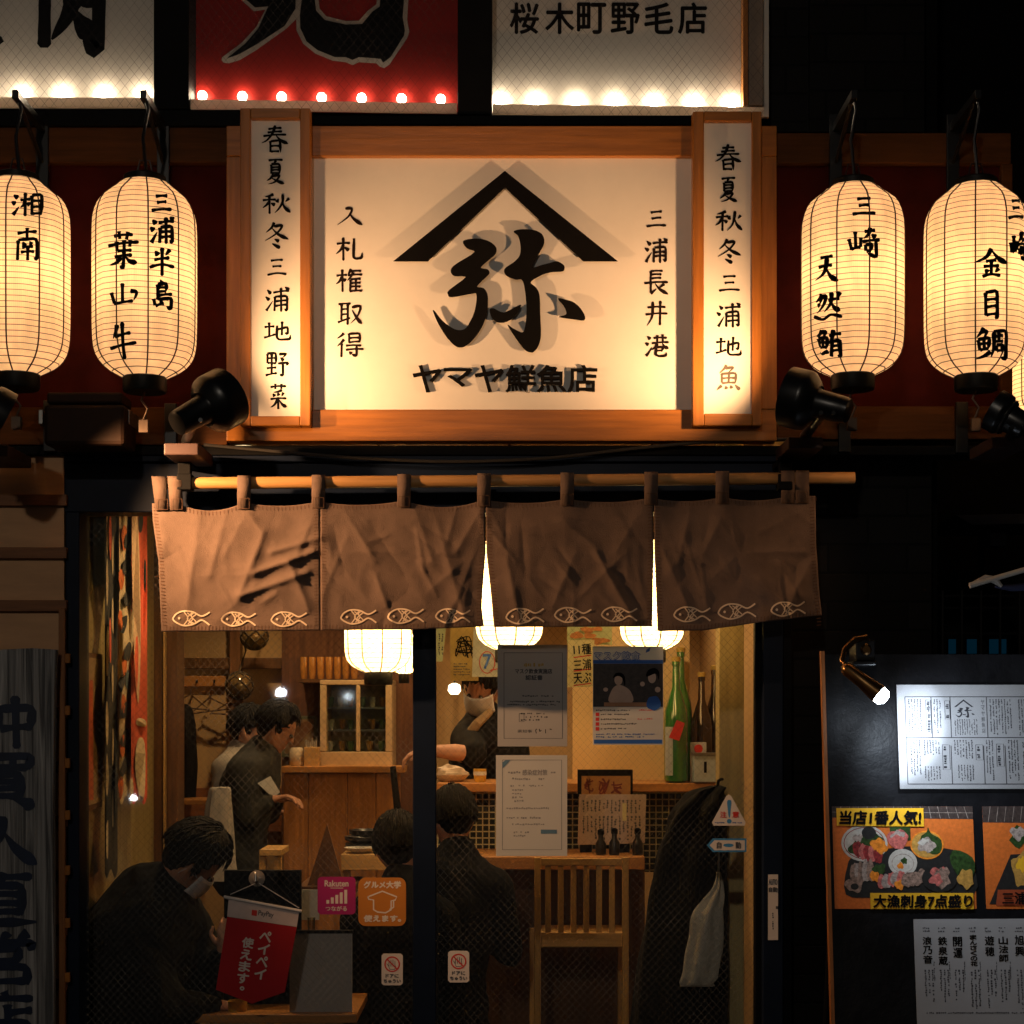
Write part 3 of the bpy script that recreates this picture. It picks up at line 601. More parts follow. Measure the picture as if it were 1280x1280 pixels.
def lantern(label, cx, py0, py1, R, a0, chars, yc=LY, wd=5.0, hang=True, energy=2.5):
    s = S(yc); H = (py1 - py0) / s; r0 = R / s
    c = P(cx, py1, yc)
    t = thing('paper_lantern', label, 'lantern', c, 'paper lanterns along the fascia')
    kz = H / (242 / s)
    prof = [(r * r0, H - d / s * kz) for d, r in PRF]
    def rad(z, th):
        for (ra, za), (rb_, zb) in zip(prof, prof[1:]):
            if zb <= z <= za: r = ra + (rb_ - ra) * (za - z) / max(za - zb, 1e-6); break
        else: r = prof[-1][0] if z < prof[-1][1] else prof[0][0]
        q = (th - a0 + math.radians(18)) % math.radians(36) - math.radians(18)
        return r * (1 - .55 * (1 - math.cos(math.radians(18)) / math.cos(q)) - .012)
    m = MB(); n = 60; vv = []
    zs = [p[1] for p in prof]; zz = []
    for a, b in zip(zs, zs[1:]): zz += [a, (a + b) / 2]
    zz.append(zs[-1])
    for z in zz:
        for k in range(n):
            th = 6.28318 * k / n + a0; r = rad(z, th); vv.append(c + Vector((r * math.sin(th), -r * math.cos(th), z)))
    m.add(vv, [(i * n + k, i * n + (k + 1) % n, (i + 1) * n + (k + 1) % n, (i + 1) * n + k) for i in range(len(zz) - 1) for k in range(n)])
    m.build('paper_shade', M['lantern'], t, smooth=True)
    m = MB()
    for k in range(10):
        th = a0 + math.radians(36) * k
        m.tube([c + Vector(((rad(z, th) + .0008) * math.sin(th), -(rad(z, th) + .0008) * math.cos(th), z)) for z in zz], .0027, 5)
    m.build('cords', M['rib'], t)
    def sf(px, py, off=0.0):
        y = yc - r0
        for _ in range(4):
            x = X(px, y) - c.x; z = Z(py, y) - c.z
            r = rad(min(max(z, .001), H - .001), math.asin(max(-1, min(1, x / r0))))
            th = math.asin(max(-.999, min(.999, x / r))); r = rad(min(max(z, .001), H - .001), th); y = yc - r * math.cos(th)
        r += .0022 + off
        return c + Vector((r * math.sin(th), -r * math.cos(th), z))
    if chars:
        m = MB()
        for ch, bx in chars: brush(m, sf, ch, *bx, wd, 0.0, 1.0)
        m.build('brush_lettering', M['ink'], t)
    for nm, zc, h, rr in (('top_cap', H - .004, .03, .40), ('bottom_cap', -.046, .048, .415)):
        m = MB(); R_ = rr * r0; m.lathe(c + Vector((0, 0, zc)), [(R_ * .55, -.004), (R_ * .96, -.004), (R_, .004), (R_, h - .004), (R_ * .94, h), (R_ * .3, h + (.008 if nm == 'top_cap' else 0))], 32)
        m.build(nm, M['cap'], t, smooth=True)
    lamp(t, 'POINT', c + Vector((0, 0, H * .5)), energy, (1.0, .66, .34), 'bulb_light', .05)
    if hang:
        top = c + Vector((0, 0, H + .03)); wy = -.035
        zt = Z(165, wy)
        m = MB(); m.box(c.x - .022, c.x + .022, wy - .012, wy, top.z - .05, zt + .06); m.box(c.x - .011, c.x + .011, yc - .03, wy - .012, zt - .002, zt + .028)
        m.cyl((c.x, yc + .02, zt), (c.x, wy - .012, zt - .11), .007)
        m.build('wall_bracket', M['black_metal'], t, bev=.002)
        m = MB(); lk = []
        z = top.z
        m.tube([(c.x, yc, zt + .03), (c.x + .012, yc, zt - .03), (c.x - .006, yc, (zt + top.z) / 2), (c.x + .006, yc, top.z)], .006, 8)
        m.tube([(c.x - .03, yc, top.z - .01), (c.x - .016, yc, top.z + .05), (c.x + .016, yc, top.z + .05), (c.x + .03, yc, top.z - .01)], .003, 6)
        m.build('hanging_hook', M['black_metal'], t, smooth=True)
        m = MB(); b = c + Vector((0, 0, -.046))
        m.tube([b, b + Vector((-.012, 0, -.03)), b + Vector((.010, 0, -.06)), b + Vector((-.006, 0, -.10))], .004, 8)
        m.box(b.x - .018, b.x + .012, yc - .012, yc + .012, b.z - .14, b.z - .098)
        m.build('lower_hook', M['dull'], t, smooth=True)
        m = MB(); m.box(b.x + .008, b.x + .05, -.06, -.036, b.z - .17, b.z + .01); m.build('lower_bracket', M['black_metal'], t, bev=.002)
    return t
lantern('lit paper lantern cut off by the left edge, writing of a coastal region', 22, 228, 468, 66, math.radians(4), [('湘', (12.5, 240, 54, 271)), ('南', (17, 284, 51, 327))], wd=4.6)
lantern('lit paper lantern left of the strip sign, two columns naming peninsula beef', 181, 230, 472, 65.5, math.radians(-20), list(zip('三浦半島葉山牛', ((187, 241, 217, 267), (185.6, 270, 219.6, 306), (186, 308.5, 218.5, 346), (190, 350, 217, 389), (134, 288.5, 175, 337), (136, 353, 173, 386), (137.5, 401, 172, 450)))))
lantern('lit paper lantern right of the strip sign, writing naming wild tuna', 1066, 235, 469, 65.5, math.radians(7), list(zip('三崎天然鮪', ((1062.7, 244, 1096.6, 272), (1059.7, 284, 1100, 325), (1017.5, 319, 1049, 353), (1017, 364.5, 1054, 401), (1020, 411.5, 1053, 448)))))
lantern('lit paper lantern near the right edge, middle column naming golden sea bream', 1220, 234, 470, 64.5, math.radians(-16), list(zip('金目鯛三崎', ((1217, 310, 1259, 348), (1227, 362, 1251, 399), (1217.6, 409, 1258, 451), (1258, 246, 1281, 277), (1262, 289, 1283, 328)))))
lantern('small lit paper lantern far behind, just peeping in at the right edge', 1317, 428, 520, 52, 0.1, [], yc=1.2, hang=False, energy=3)

# ================================================================ spotlights
def spotlight(label, rear, front, yr, yf, aim, energy, neck, block, size=90, r=.098):
    a = P(*rear, yr); b = P(*front, yf); ax = (b - a); L = ax.length; ax.normalize()
    t = thing('spotlight', label, 'spotlight', P(*block, -.3), 'black spotlights under the fascia')
    m = MB(); m.lathe(a, [(.03, 0), (.040, .004), (.043, L * .1), (.047, L * .5), (.056, L * .56)], 24, axis=ax); m.build('lamp_body', M['black_metal'], t, smooth=True)
    m = MB(); m.lathe(a, [(.058, L * .52), (r * .8, L * .60), (r * .97, L * .68), (r, L * .75), (r, L * 1.02), (r - .004, L * 1.02), (r - .006, L * .75), (r * .78, L * .64), (.05, L * .58)], 32, axis=ax, caps=False)
    m.build('shade', M['black_metal'], t, smooth=True)
    m = MB(); side = ax.cross(Vector((0, 0, 1))).normalized()
    m.lathe(a, [(.060, L * .545), (.063, L * .57), (.060, L * .60)], 24, axis=ax, caps=False); m.build('retaining_ring', M['steel'], t, smooth=True)
    m = MB(); m.lathe(a, [(.02, L * .70), (.045, L * .74), (.04, L * .80), (.004, L * .86)], 16, axis=ax); m.build('bulb', glow('spot_bulb', WARM, 2.0) if 'spot_bulb' not in bpy.data.materials else bpy.data.materials['spot_bulb'], t, smooth=True)
    mid = a + ax * L * .42; nk = P(*neck, -.28)
    m = MB(); m.tube([mid + Vector((0, 0, -.02)), (mid + nk) / 2 + Vector((0, -.02, -.01)), nk], [.014, .016, .018], 10)
    for dx in (-.02, .02): m.cyl(mid + Vector((dx, -.05, -.035)), mid + Vector((dx, -.062, -.035)), .007)
    m.build('swivel_arm', M['black_metal'], t, smooth=True)
    bl = P(*block, -.28)
    m = MB(); m.box(bl.x - .058, bl.x + .058, -.33, -.05, bl.z - .02, bl.z + .02); m.build('mounting_block', mat('dark_red_brown_block', (.05, .025, .022), .6) if 'dark_red_brown_block' not in bpy.data.materials else bpy.data.materials['dark_red_brown_block'], t, bev=.004)
    lamp(t, 'SPOT', b + ax * .005, energy, WARM, 'spot_beam', .018, aim=aim, size=size, blend=1.0)
    return t
spotlight('black spotlight beside the left strip sign, tilted up to the right', (220, 530), (284, 496), -.62, -.49, P(484, 385, -.05), 55, (233, 551), (230, 564))
spotlight('black spotlight beside the right strip sign, tilted up to the left', (1062, 514), (986, 496), -.58, -.49, P(786, 388, -.05), 55, (1006, 545), (1004, 556))
spotlight('black spotlight under the lantern at the right edge', (1283, 535), (1242, 512), -.50, -.46, P(985, 740, -.12), 12, (1262, 548), (1256, 556), size=60, r=.07)
spotlight('black spotlight at the left edge pointing down over the curtain', (-54, 490), (6, 522), -.70, -.64, P(380, 725, -.15), 235, (-6, 556), (-6, 566), size=78, r=.085)
fl = thing('floodlight', 'dark brown box floodlight under the left lanterns', 'floodlight', P(105, 555, -.2))
m = MB(); m.pbox(54, 505, 156, 556, -.30, -.12); m.build('housing', mat('brown_floodlight_paint', (.016, .008, .005), .6, spec=.1), fl, bev=.014)
m = MB(); m.pbox(58, 490, 152, 504, -.29, -.14); m.build('visor', bpy.data.materials['brown_floodlight_paint'], fl, bev=.008)
m = MB(); m.pbox(155.5, 512, 162, 530, -.24, -.05); m.pbox(48, 512, 53.5, 530, -.24, -.05); m.build('bracket', M['steel'], fl, bev=.002)

# ================================================================ noren
NY = -.15
pole = thing('curtain_pole', 'tan wooden pole carrying the short brown curtain over the door', 'pole', P(640, 602, NY))
m = MB(); a = P(198, 604.5, NY); b = P(1068, 597.5, NY); m.tube([a, a + (b - a) * .02, b - (b - a) * .003, b], [.019, .021, .021, .020], 16); m.build('rod', wood('tan_pole_wood', (.42, .22, .075), 'x', .5, var=.25), pole, smooth=True)
for x in (230, 982):
    m = MB(); m.pbox(x - 8, 572, x + 8, 594, NY - .01, NY + .02); m.pbox(x - 9, 592, x + 9, 612, NY - .032, NY + .026); m.pbox(x - 8, 572, x + 8, 580, NY - .01, 0.0); m.build('pole_bracket', M['black'], pole, bev=.003)

RIDGES = [((340, 690), (400, 672), 7, .018), ((318, 716), (392, 690), 6, .020), ((300, 745), (385, 715), 7, .018), ((330, 665), (300, 742), 9, .014), ((250, 640), (232, 770), 16, .010), ((285, 632), (262, 720), 11, .009),
 ((345, 742), (330, 752), 9, .012), ((362, 705), (385, 760), 10, .014), ((310, 640), (326, 664), 7, .010), ((395, 640), (372, 690), 9, .009),
 ((430, 640), (470, 700), 12, .008), ((520, 640), (540, 700), 12, .010), ((470, 720), (490, 775), 8, .008), ((545, 650), (580, 770), 18, .012), ((450, 735), (420, 700), 14, .005), ((500, 690), (440, 690), 8, .004),
 ((600, 640), (570, 690), 10, .008), ((640, 660), (720, 650), 16, .006), ((745, 690), (790, 770), 8, .011), ((720, 690), (690, 760), 14, .007), ((630, 680), (650, 780), 12, .009), ((800, 640), (770, 690), 14, .007),
 ((830, 690), (860, 760), 12, .010), ((870, 690), (950, 745), 12, .009), ((900, 650), (880, 690), 9, .007), ((975, 705), (1000, 745), 8, .013), ((1015, 700), (985, 760), 8, .010), ((940, 690), (1010, 690), 8, .006), ((1000, 640), (950, 665), 9, .006), ((862, 640), (850, 700), 9, .008), ((950, 725), (990, 765), 7, .008)]
for i in range(110):
    x, y, a = random.uniform(195, 1020), random.uniform(640, 780), random.gauss(1.3, .8)
    L = random.uniform(10, 42)
    RIDGES.append(((x - L * math.cos(a), y - L * math.sin(a)), (x + L * math.cos(a), y + L * math.sin(a)), random.uniform(3, 7), random.choice((1, 1, -1)) * random.uniform(.0015, .0042)))
LOOPS = [203, 221, 305, 398, 505, 605, 709, 814, 903, 985, 1003]
def ndisp(px, py):
    d = 0
    for (x0, y0), (x1, y1), wd, am in RIDGES:
        dx, dy = x1 - x0, y1 - y0; L2 = dx * dx + dy * dy; t = max(0, min(1, ((px - x0) * dx + (py - y0) * dy) / L2))
        e = math.hypot(px - x0 - t * dx, py - y0 - t * dy) / wd
        if e < 4: d += (1.05 if (px < 400 and x0 > 290) else 1.25) * am * math.exp(-e ** 1.1 * 1.25) * (.55 + .45 * math.sin(math.pi * (.15 + .7 * t)))
    v = Vector((px / 60, py / 85, 0))
    d += .009 * noise.noise(Vector((px / 95, py / 130, 0))) + .0022 * (1 - 2.2 * abs(noise.noise(v * 1.7 + Vector((3, 0, 5))))) + .0006 * noise.noise(v * 6)
    g = max(0, min(1, (py - 628) / 60))
    d *= .35 + .65 * g
    near = min(abs(px - l) for l in LOOPS)
    d += .010 * math.exp(-(near / 22) ** 2) * max(0, 1 - (py - 628) / 70)
    return d
def ntop(px):
    a = max([l for l in LOOPS if l <= px] or [203]); b = min([l for l in LOOPS if l >= px] or [1003])
    base = 629 - (px - 200) / 800 * 9
    if b == a: return base
    t = (px - a) / (b - a); amp = 10 if (a, b) == (221, 305) else (9 if (a, b) == (505, 605) else 5)
    return base + amp * 4 * t * (1 - t)
def nbot(px):
    k = [(190, 790), (400, 788), (520, 787), (607, 783), (618, 784), (815, 783), (822, 789), (880, 788), (950, 778), (1030, 769)]
    for (a, ya), (b, yb) in zip(k, k[1:]):
        if a <= px <= b: return ya + (yb - ya) * (px - a) / (b - a)
    return 790 if px < 190 else 769
def nsurf(px, py, off=0.0):
    y = NY - .002 - ndisp(px, py) - off
    return P(px, py, y)
cloth_m = mat('brown_curtain_cotton', (.122, .083, .065), .95, var=.14, scale=14, bump=.35, fine=420, spec=.1)
seam_m = mat('curtain_stitching', (.085, .045, .028), .95, var=.2, spec=.1)
fish_m = mat('cream_fabric_print', (.56, .44, .32), .9, var=.12, scale=30, spec=.1)
nr = thing('noren_curtain', 'short brown four-panel cotton curtain with cream fish along its hem', 'curtain', P(610, 790, NY))
def lerp_edge(pts, y):
    for (x0, y0), (x1, y1) in zip(pts, pts[1:]):
        if y0 <= y <= y1: return x0 + (x1 - x0) * (y - y0) / (y1 - y0)
    return pts[0][0] if y < pts[0][1] else pts[-1][0]
PAN = [([(189, 600), (191, 650), (198, 700), (202, 792)], [(399, 600), (400, 792)]), ([(400.6, 600), (401, 792)], [(606, 600), (607, 690), (603, 740), (602, 760), (606, 792)]),
       ([(607, 600), (608, 690), (613, 735), (618, 792)], [(816, 600), (817, 690), (815, 792)]), ([(817, 600), (818, 690), (820, 740), (822, 792)], [(1019, 590), (1020, 680), (1024, 740), (1028, 775)])]
PANELS = []
for el, er in PAN:
    m = MB(); nu, nv = 92, 70; vv = []
    for j in range(nv + 1):
        for i in range(nu + 1):
            u = i / nu
            yy0 = 630 + (nbot(600) - 630) * j / nv
            xl, xr = lerp_edge(el, yy0), lerp_edge(er, yy0); px = xl + (xr - xl) * u
            t_, b_ = ntop(px), nbot(px); py = t_ + (b_ - t_) * j / nv
            xl, xr = lerp_edge(el, py), lerp_edge(er, py); px = xl + (xr - xl) * u
            vv.append(nsurf(px, py))
    m.add(vv, [(j * (nu + 1) + i, (j + 1) * (nu + 1) + i, (j + 1) * (nu + 1) + i + 1, j * (nu + 1) + i + 1) for j in range(nv) for i in range(nu)])
    o = m.build('curtain_panel', cloth_m, nr)
    for p in o.data.polygons: p.use_smooth = True
    sd = o.modifiers.new('thickness', 'SOLIDIFY'); sd.thickness = .0016; sd.offset = 1
    # stitched hems of this panel
    m = MB()
    for e, sg_ in ((el, 1), (er, -1)):
        for k in range(36):
            y = 634 + k * 4.2
            if y < 783: x = lerp_edge(e, y); m.ribbon(nsurf, [(x + sg_ * 1.5, y), (x + sg_ * 7, y + .6)], .8, .0032)
    xa, xb = el[-1][0], er[-1][0]; x = xa + 6
    while x < xb - 4:
        m.ribbon(nsurf, [(x, nbot(x) - 1.5), (x + .4, nbot(x) - 7)], .8, .0032); x += 4.4
    x = xa + 6
    while x < xb - 4:
        m.ribbon(nsurf, [(x, ntop(x) + 1.0), (x + .3, ntop(x) + 6)], .7, .0032); x += 4.8
    m.build('stitched_hem', seam_m, o); PANELS.append(o)
def fish(cx, cyy, k=1.0, rot=0.0):
    def T(a, b):
        c, s_ = math.cos(rot), math.sin(rot); return (cx + (a * c - b * s_) * k, cyy + (a * s_ + b * c) * k)
    m = MB()
    up = catmull([(-23, 1), (-19, -5), (-10, -9), (2, -8), (13, -3), (23, -8)], 5); dn = catmull([(-23, 1), (-19, 5), (-9, 9), (3, 7), (13, 2), (23, 8)], 5)
    for q, o in ((up, .0016), (dn, .0018)): m.ribbon(nsurf, [T(*p) for p in q], 1.9, o + .0028)
    m.disc(nsurf, *T(-15, 0), 1.6, off=.0044, n=10)
    for i, q in enumerate([[(-9, -8), (-4, 0), (-9, 8)], [(-5, -7), (2, 0), (-4, 7)], [(1, -7), (-5, 0), (1, 7)], [(6, -5), (-2, 2), (3, 6)], [(6, 4), (0, -3), (3, -7)]]): m.ribbon(nsurf, [T(*p) for p in catmull(q, 4)], 1.3, .0046 + i * .0001)
    return m.build('fish_print', fish_m, PANELS[0 if cx < 400 else 1 if cx < 607 else 2 if cx < 817 else 3])
for x, y, r in ((239, 773, 0), (298, 774, -.02), (361, 774, -.02), (448, 771, 0), (507, 770, 0), (566, 770, .02), (656, 770, 0), (716, 769, 0), (774, 768, 0), (865, 768, 0), (921, 764, -.05), (985, 761, -.06)): fish(x, y, random.uniform(.93, 1.06), r + random.uniform(-.05, .05))
for l in LOOPS:
    m = MB(); lean_ = (-5 if l == 203 else (-3 if l == 221 else 0)); tp = 603.5 - (l - 240) / 825 * 7.5
    x0, x1 = l - 8.5, l + 8.5
    yt = ntop(l) + 9
    prof = [(yt, .014), (tp + 8, .026), (tp + 2, .030), (tp - 4, .028), (tp - 8.3, .018), (tp - 8.6, .0), (tp - 8.2, -.018), (tp + 4, -.026), (tp + 18, -.010)]
    vv = []
    for py, d in prof:
        k = (yt - py) / 40
        for x in (x0, x1): vv.append(P(x + lean_ * k, py, NY - .004 - d))
    m.add(vv, [(2 * i, 2 * i + 1, 2 * i + 3, 2 * i + 2) for i in range(len(prof) - 1)])
    o = m.build('hanging_loop', cloth_m, nr)
    for p in o.data.polygons: p.use_smooth = True
    sd = o.modifiers.new('thickness', 'SOLIDIFY'); sd.thickness = .002
    m = MB(); f = lambda px, py, off=0: P(px, py, NY - .0215 - off - .004)
    q = [(x0 + 2, yt - 1), (x1 - 2, yt - 1), (x1 - 2, yt - 14), (x0 + 2, yt - 14), (x0 + 2, yt - 1)]
    cb = thing
    m.ribbon(lambda px, py, off=0: P(px, py, NY - .004 - .0175 - .012 * (yt - py) / 30 - off), q, .7, .001); m.build('loop_stitching', seam_m, o)
cb = MB(); cb.tube([P(x, y, -.06) for x, y in catmull([(255, 556), (330, 563), (440, 572), (560, 577), (680, 573), (800, 560), (905, 551), (990, 549)], 6)], .006, 8)
tag(cb.build('cable', mat('grey_cable', (.03, .027, .024), .5), None, smooth=True), 'dark cable sagging between the sign and the curtain', 'cable')

# ================================================================ the room behind the glass
M['plaster'] = mat('tan_plaster', (.46, .29, .13), .85, var=.12, scale=3, bump=.1)
M['plank_green'] = wood('yellow_green_plank', (.34, .26, .10), 'z', .28, var=.35, coat=.5, scale=6)
M['post_wood'] = wood('dark_post_wood', (.10, .045, .018), 'z', .45, var=.35)
M['pine'] = wood('pale_pine', (.52, .30, .10), 'x', .45, var=.25, coat=.1)
M['pine_z'] = wood('pale_pine_upright', (.50, .28, .085), 'z', .45, var=.25, coat=.1)
M['counter_wood'] = wood('orange_counter_wood', (.46, .20, .055), 'x', .4, var=.25, coat=.15)
M['suit'] = mat('black_suit_cloth', (.0045, .0045, .005), .9, var=.3, scale=30, spec=.15)
M['coat'] = mat('dark_coat_cloth', (.006, .006, .006), .9, var=.4, scale=20, spec=.15)
M['hair'] = mat('black_hair', (.005, .0045, .004), .62, var=.4, scale=60, stretch=(1, 1, .25), bump=.8, spec=.25)
M['skin'] = mat('skin', (.50, .25, .15), .55, var=.08, scale=12)
M['mask'] = mat('white_mask_cloth', (.62, .58, .55), .85, var=.05)
M['shirt'] = mat('pale_shirt', (.30, .26, .21), .85, var=.08)
M['green_jacket'] = mat('dark_green_jacket', (.010, .011, .008), .85, var=.3)
M['cream'] = mat('cream_panel', (.66, .46, .20), .7, var=.06, scale=3)
def room(name, mt, boxes, bev=0):
    m = MB()
    for b in boxes: m.box(*b)
    return m.build(name, mt, bld, bev=bev)
room('room_wall', M['plank_green'], [(-1.72, -1.62, .15, 1.6, 0, 2.6)])
room('room_wall', M['plaster'], [(-2.5, 1.3, 3.4, 3.5, 0, 2.6)])
room('room_wall', M['plaster'], [(-2.5, -2.4, 1.6, 3.4, 0, 2.6)])
room('room_wall', M['plaster'], [(1.05, 1.15, .42, 3.4, 0, 2.6)])
room('ceiling', M['post_wood'], [(-2.5, 1.15, .15, 3.5, 2.6, 2.7)])
bpart('room_post', M['post_wood'], [(185, 520, 203, 1420, 1.6, 1.75), (207, 520, 222, 1420, 1.62, 1.78)])
bpart('room_post', wood('edge_highlight', (.40, .24, .09), 'z', .4), [(203.5, 520, 206.5, 1420, 1.59, 1.7)])  # pale strip paints a highlight down the post edge
bpart('pale_post', wood('pale_post_wood', (.55, .43, .19), 'z', .4, var=.2, coat=.2), [(899, 520, 930, 1430, .72, .84)])
bpart('wall_rail', M['post_wood'], [(214, 822, 352, 836, 3.33, 3.4)])
bpart('wall_post', wood('brown_wall_post', (.16, .07, .028), 'z', .5), [(287, 600, 300, 1000, 3.30, 3.4)])
bpart('wall_dado', wood('orange_dado_wood', (.24, .085, .03), 'x', .5), [(214, 985, 352, 1040, 3.36, 3.4)])
bpart('dark_wall_panel', wood('red_brown_wall_panel', (.13, .055, .03), 'z', .5), [(352, 600, 540, 1060, 3.34, 3.4)])
rail = thing('coat_rail', 'wooden hook rail on the tan back wall behind the hangers', 'coat rail', P(251, 858, 3.36))
m = MB(); m.pbox(216, 845, 282, 858, 3.36, 3.4); m.build('board', M['counter_wood'], rail, bev=.002)
for x in (228, 246, 268):
    m = MB(); m.tube([P(x, 852, 3.36), P(x, 853, 3.31), P(x, 850, 3.30)], .006, 6); m.build('hook', M['black_metal'], rail)
def hanger(x, y, tilt, label):
    t = thing('coat_hanger', label, 'hanger', P(x, y, 3.30), 'wire hangers on the hook rail')
    c, s_ = math.cos(tilt), math.sin(tilt); T = lambda a, b: P(x + a * c - b * s_, y + a * s_ + b * c, 3.29)
    m = MB(); m.tube([T(0, 0), T(-26, 17), T(26, 17), T(0, 0)], .006, 6); m.build('shoulder_bar', wood('hanger_wood', (.10, .05, .02), 'x') if 'hanger_wood' not in bpy.data.materials else bpy.data.materials['hanger_wood'], t, smooth=True)
    m = MB(); m.tube([T(0, 0), T(0, -6), T(3, -10), T(7, -8)], .003, 6); m.build('hook', M['steel'], t, smooth=True)
hanger(238, 868, .1, 'dark coat hanger furthest left on the hook rail')
hanger(262, 872, -.12, 'dark coat hanger right of the first one on the rail')
hanger(290, 876, .05, 'dark coat hanger beside the brown wall post')

# side wall dressing
def side(px, py, off=0.0):
    x = -1.62 + off; y = FPX * -x / (640 - px) - CAMD
    return P(px, py, y)
fp = thing('framed_picture', 'tall dark frame with an orange stripe on the left side wall', 'picture', side(115, 1010))
m = MB(); m.prism(side, [(104, 1015), (128, 1008), (128, 818), (104, 815)], .0, .018); m.build('frame', M['post_wood'], fp)
m = MB(); m.prism(side, [(107, 1008), (126, 1002), (126, 824), (107, 821)], .018, .020); m.build('picture', mat('tan_picture', (.30, .20, .09), .5, var=.4, scale=7), fp)
m = MB(); m.prism(side, [(109, 1000), (117, 1000), (116, 850), (112, 850)], .020, .021); m.build('painted_stripe', mat('orange_stripe_paint', (.50, .10, .03), .5), fp)
flagc = {k: mat(n, c, .8, var=.12) for k, n, c in (('o', 'orange_flag_dye', (.55, .13, .025)), ('r', 'red_flag_dye', (.62, .10, .04)), ('b', 'black_flag_dye', (.02, .02, .018)), ('c', 'cream_flag_cotton', (.55, .42, .23)), ('g', 'blue_grey_flag_dye', (.06, .09, .10)), ('p', 'pale_flag_dye', (.62, .40, .22)))}
def flag(label, x0, x1, y0, y1, base, patches, amp=.03, o0=.05, n_=3):
    t = thing('fishing_banner', label, 'banner', side((x0 + x1) / 2, y1, o0), 'banners along the left wall')
    def sf(px, py, off=0.0):
        u = (px - x0) / (x1 - x0)
        return side(px, py, o0 + off + amp * math.sin(u * 6.28 * n_ / 2 + py * .006) + .012 * math.sin(py * .03 + u * 3))
    m = MB(); nu, nv = 10, 40
    v = [sf(x0 + (x1 - x0) * i / nu, y0 + (y1 + 6 * math.sin(i) - y0) * j / nv) for j in range(nv + 1) for i in range(nu + 1)]
    m.add(v, [(j * (nu + 1) + i, (j + 1) * (nu + 1) + i, (j + 1) * (nu + 1) + i + 1, j * (nu + 1) + i + 1) for j in range(nv) for i in range(nu)])
    o = m.build('cloth', flagc[base], t)
    for p in o.data.polygons: p.use_smooth = True
    by = {}
    for k, pts in patches: by.setdefault(k, []).append(pts)
    for k, L in by.items():
        m = MB()
        for i, pts in enumerate(L): m.poly(sf, catmull(pts, 4, True), .006 + .0004 * i)
        m.build('dyed_patch', flagc[k], t)
def blob(cx, cy_, rx, ry, a=0.0):
    return [(cx + rx * random.uniform(.7, 1.2) * math.cos(t) - ry * a * math.sin(t), cy_ + ry * random.uniform(.7, 1.2) * math.sin(t)) for t in [6.28 * i / 7 for i in range(7)]]
flag('dark streaked banner hanging straight down the left wall', 131, 147, 560, 1092, 'b', [('c', blob(134, y, 1.6, 30)) for y in (660, 730, 810, 900, 970, 1050)] + [('c', blob(141, y, 1.2, 24)) for y in (690, 770, 850, 935, 1010)] + [('r', blob(138, y, 1.5, 30)) for y in (670, 800)], .004)
flag('cream banner with black and orange blots beside the wooden post', 149, 167, 560, 1000, 'c', [('b', blob(156 + random.uniform(-4, 5), y, 4.5, 12, .2)) for y in range(600, 990, 36)] + [('o', blob(152 + random.uniform(-2, 4), y, 3.5, 14)) for y in range(620, 990, 52)] + [('g', blob(160, y, 3, 12)) for y in (700, 850, 930)], .006)
flag('orange red banner hanging beside the wooden post', 164, 184, 560, 1000, 'r', [('p', [(165, 640), (172, 640), (176, 780), (173, 880), (167, 800)]), ('c', [(172, 898), (182, 900), (182, 908), (171, 906)]), ('c', [(172, 925), (181, 930), (181, 990), (175, 1000), (169, 960)]), ('o', blob(178, 960, 3, 18)), ('b', blob(176, 650, 3, 20)), ('b', blob(181, 720, 2, 24))], .006, .07)

# net floats
netm = mat('rope_net', (.05, .035, .02), .9); fg = clear('amber_float_glass', (.85, .75, .5), .25)
def netfloat(x, y, r, label):
    d = 3.1; R = r / S(d); c = P(x, y, d)
    t = thing('glass_float', label, 'float', c, 'netted glass floats')
    m = MB(); m.ball(c, R, n=24, m=14); m.build('glass_ball', mat('smoky_amber_glass', (.13, .08, .03), .08, spec=.8, var=.3) if 'smoky_amber_glass' not in bpy.data.materials else bpy.data.materials['smoky_amber_glass'], t, smooth=True)
    m = MB()
    for k in range(7):
        for sg_ in (1, -1):
            m.tube([c + (R + .003) * Vector((math.sin(q) * math.cos(sg_ * q * 1.1 + k * .9), math.sin(q) * math.sin(sg_ * q * 1.1 + k * .9), math.cos(q))) for q in [math.pi * j / 14 for j in range(15)]], .0035, 5, False)
    m.tube([c + Vector((0, 0, R)), c + Vector((.02, .1, R + .12)), P(x + 3, y - 70, 3.34)], .005, 6)
    m.build('rope_net', netm, t, smooth=True)
netfloat(318, 795, 17, 'netted glass float just under the curtain hem')
netfloat(299, 857, 17, 'netted glass float lower down on the wall post')

# back of the room: cabinet, shelf, tumblers, picture, jars
cab = thing('glass_cabinet', 'glass-fronted cabinet with pale frame behind the wooden partition', 'cabinet', P(446, 958, 3.0))
m = MB(); m.pbox(400, 850, 490, 856, 2.98, 3.3); m.pbox(400, 940, 490, 958, 2.98, 3.3); m.pbox(400, 856.3, 408, 939.7, 2.98, 3.3); m.pbox(482, 856.3, 490, 939.7, 2.98, 3.3); m.pbox(445, 856.3, 450, 939.7, 2.98, 3.0); m.build('frame', mat('pale_cabinet_frame', (.55, .38, .20), .5), cab, bev=.003)
m = MB(); m.pbox(408.2, 856.2, 481.8, 939.8, 3.24, 3.28); m.build('back_panel', mat('mottled_cabinet_back', (.50, .40, .22), .6, var=.5, scale=14), cab)
for y in (884, 912):
    m = MB(); m.pbox(408.3, y, 481.7, y + 2, 3.03, 3.23); m.build('shelf', M['steel'], cab)
m = MB(); m.pbox(409, 857, 481, 939, 3.0, 3.004); m.build('glass', M['clear'], cab)
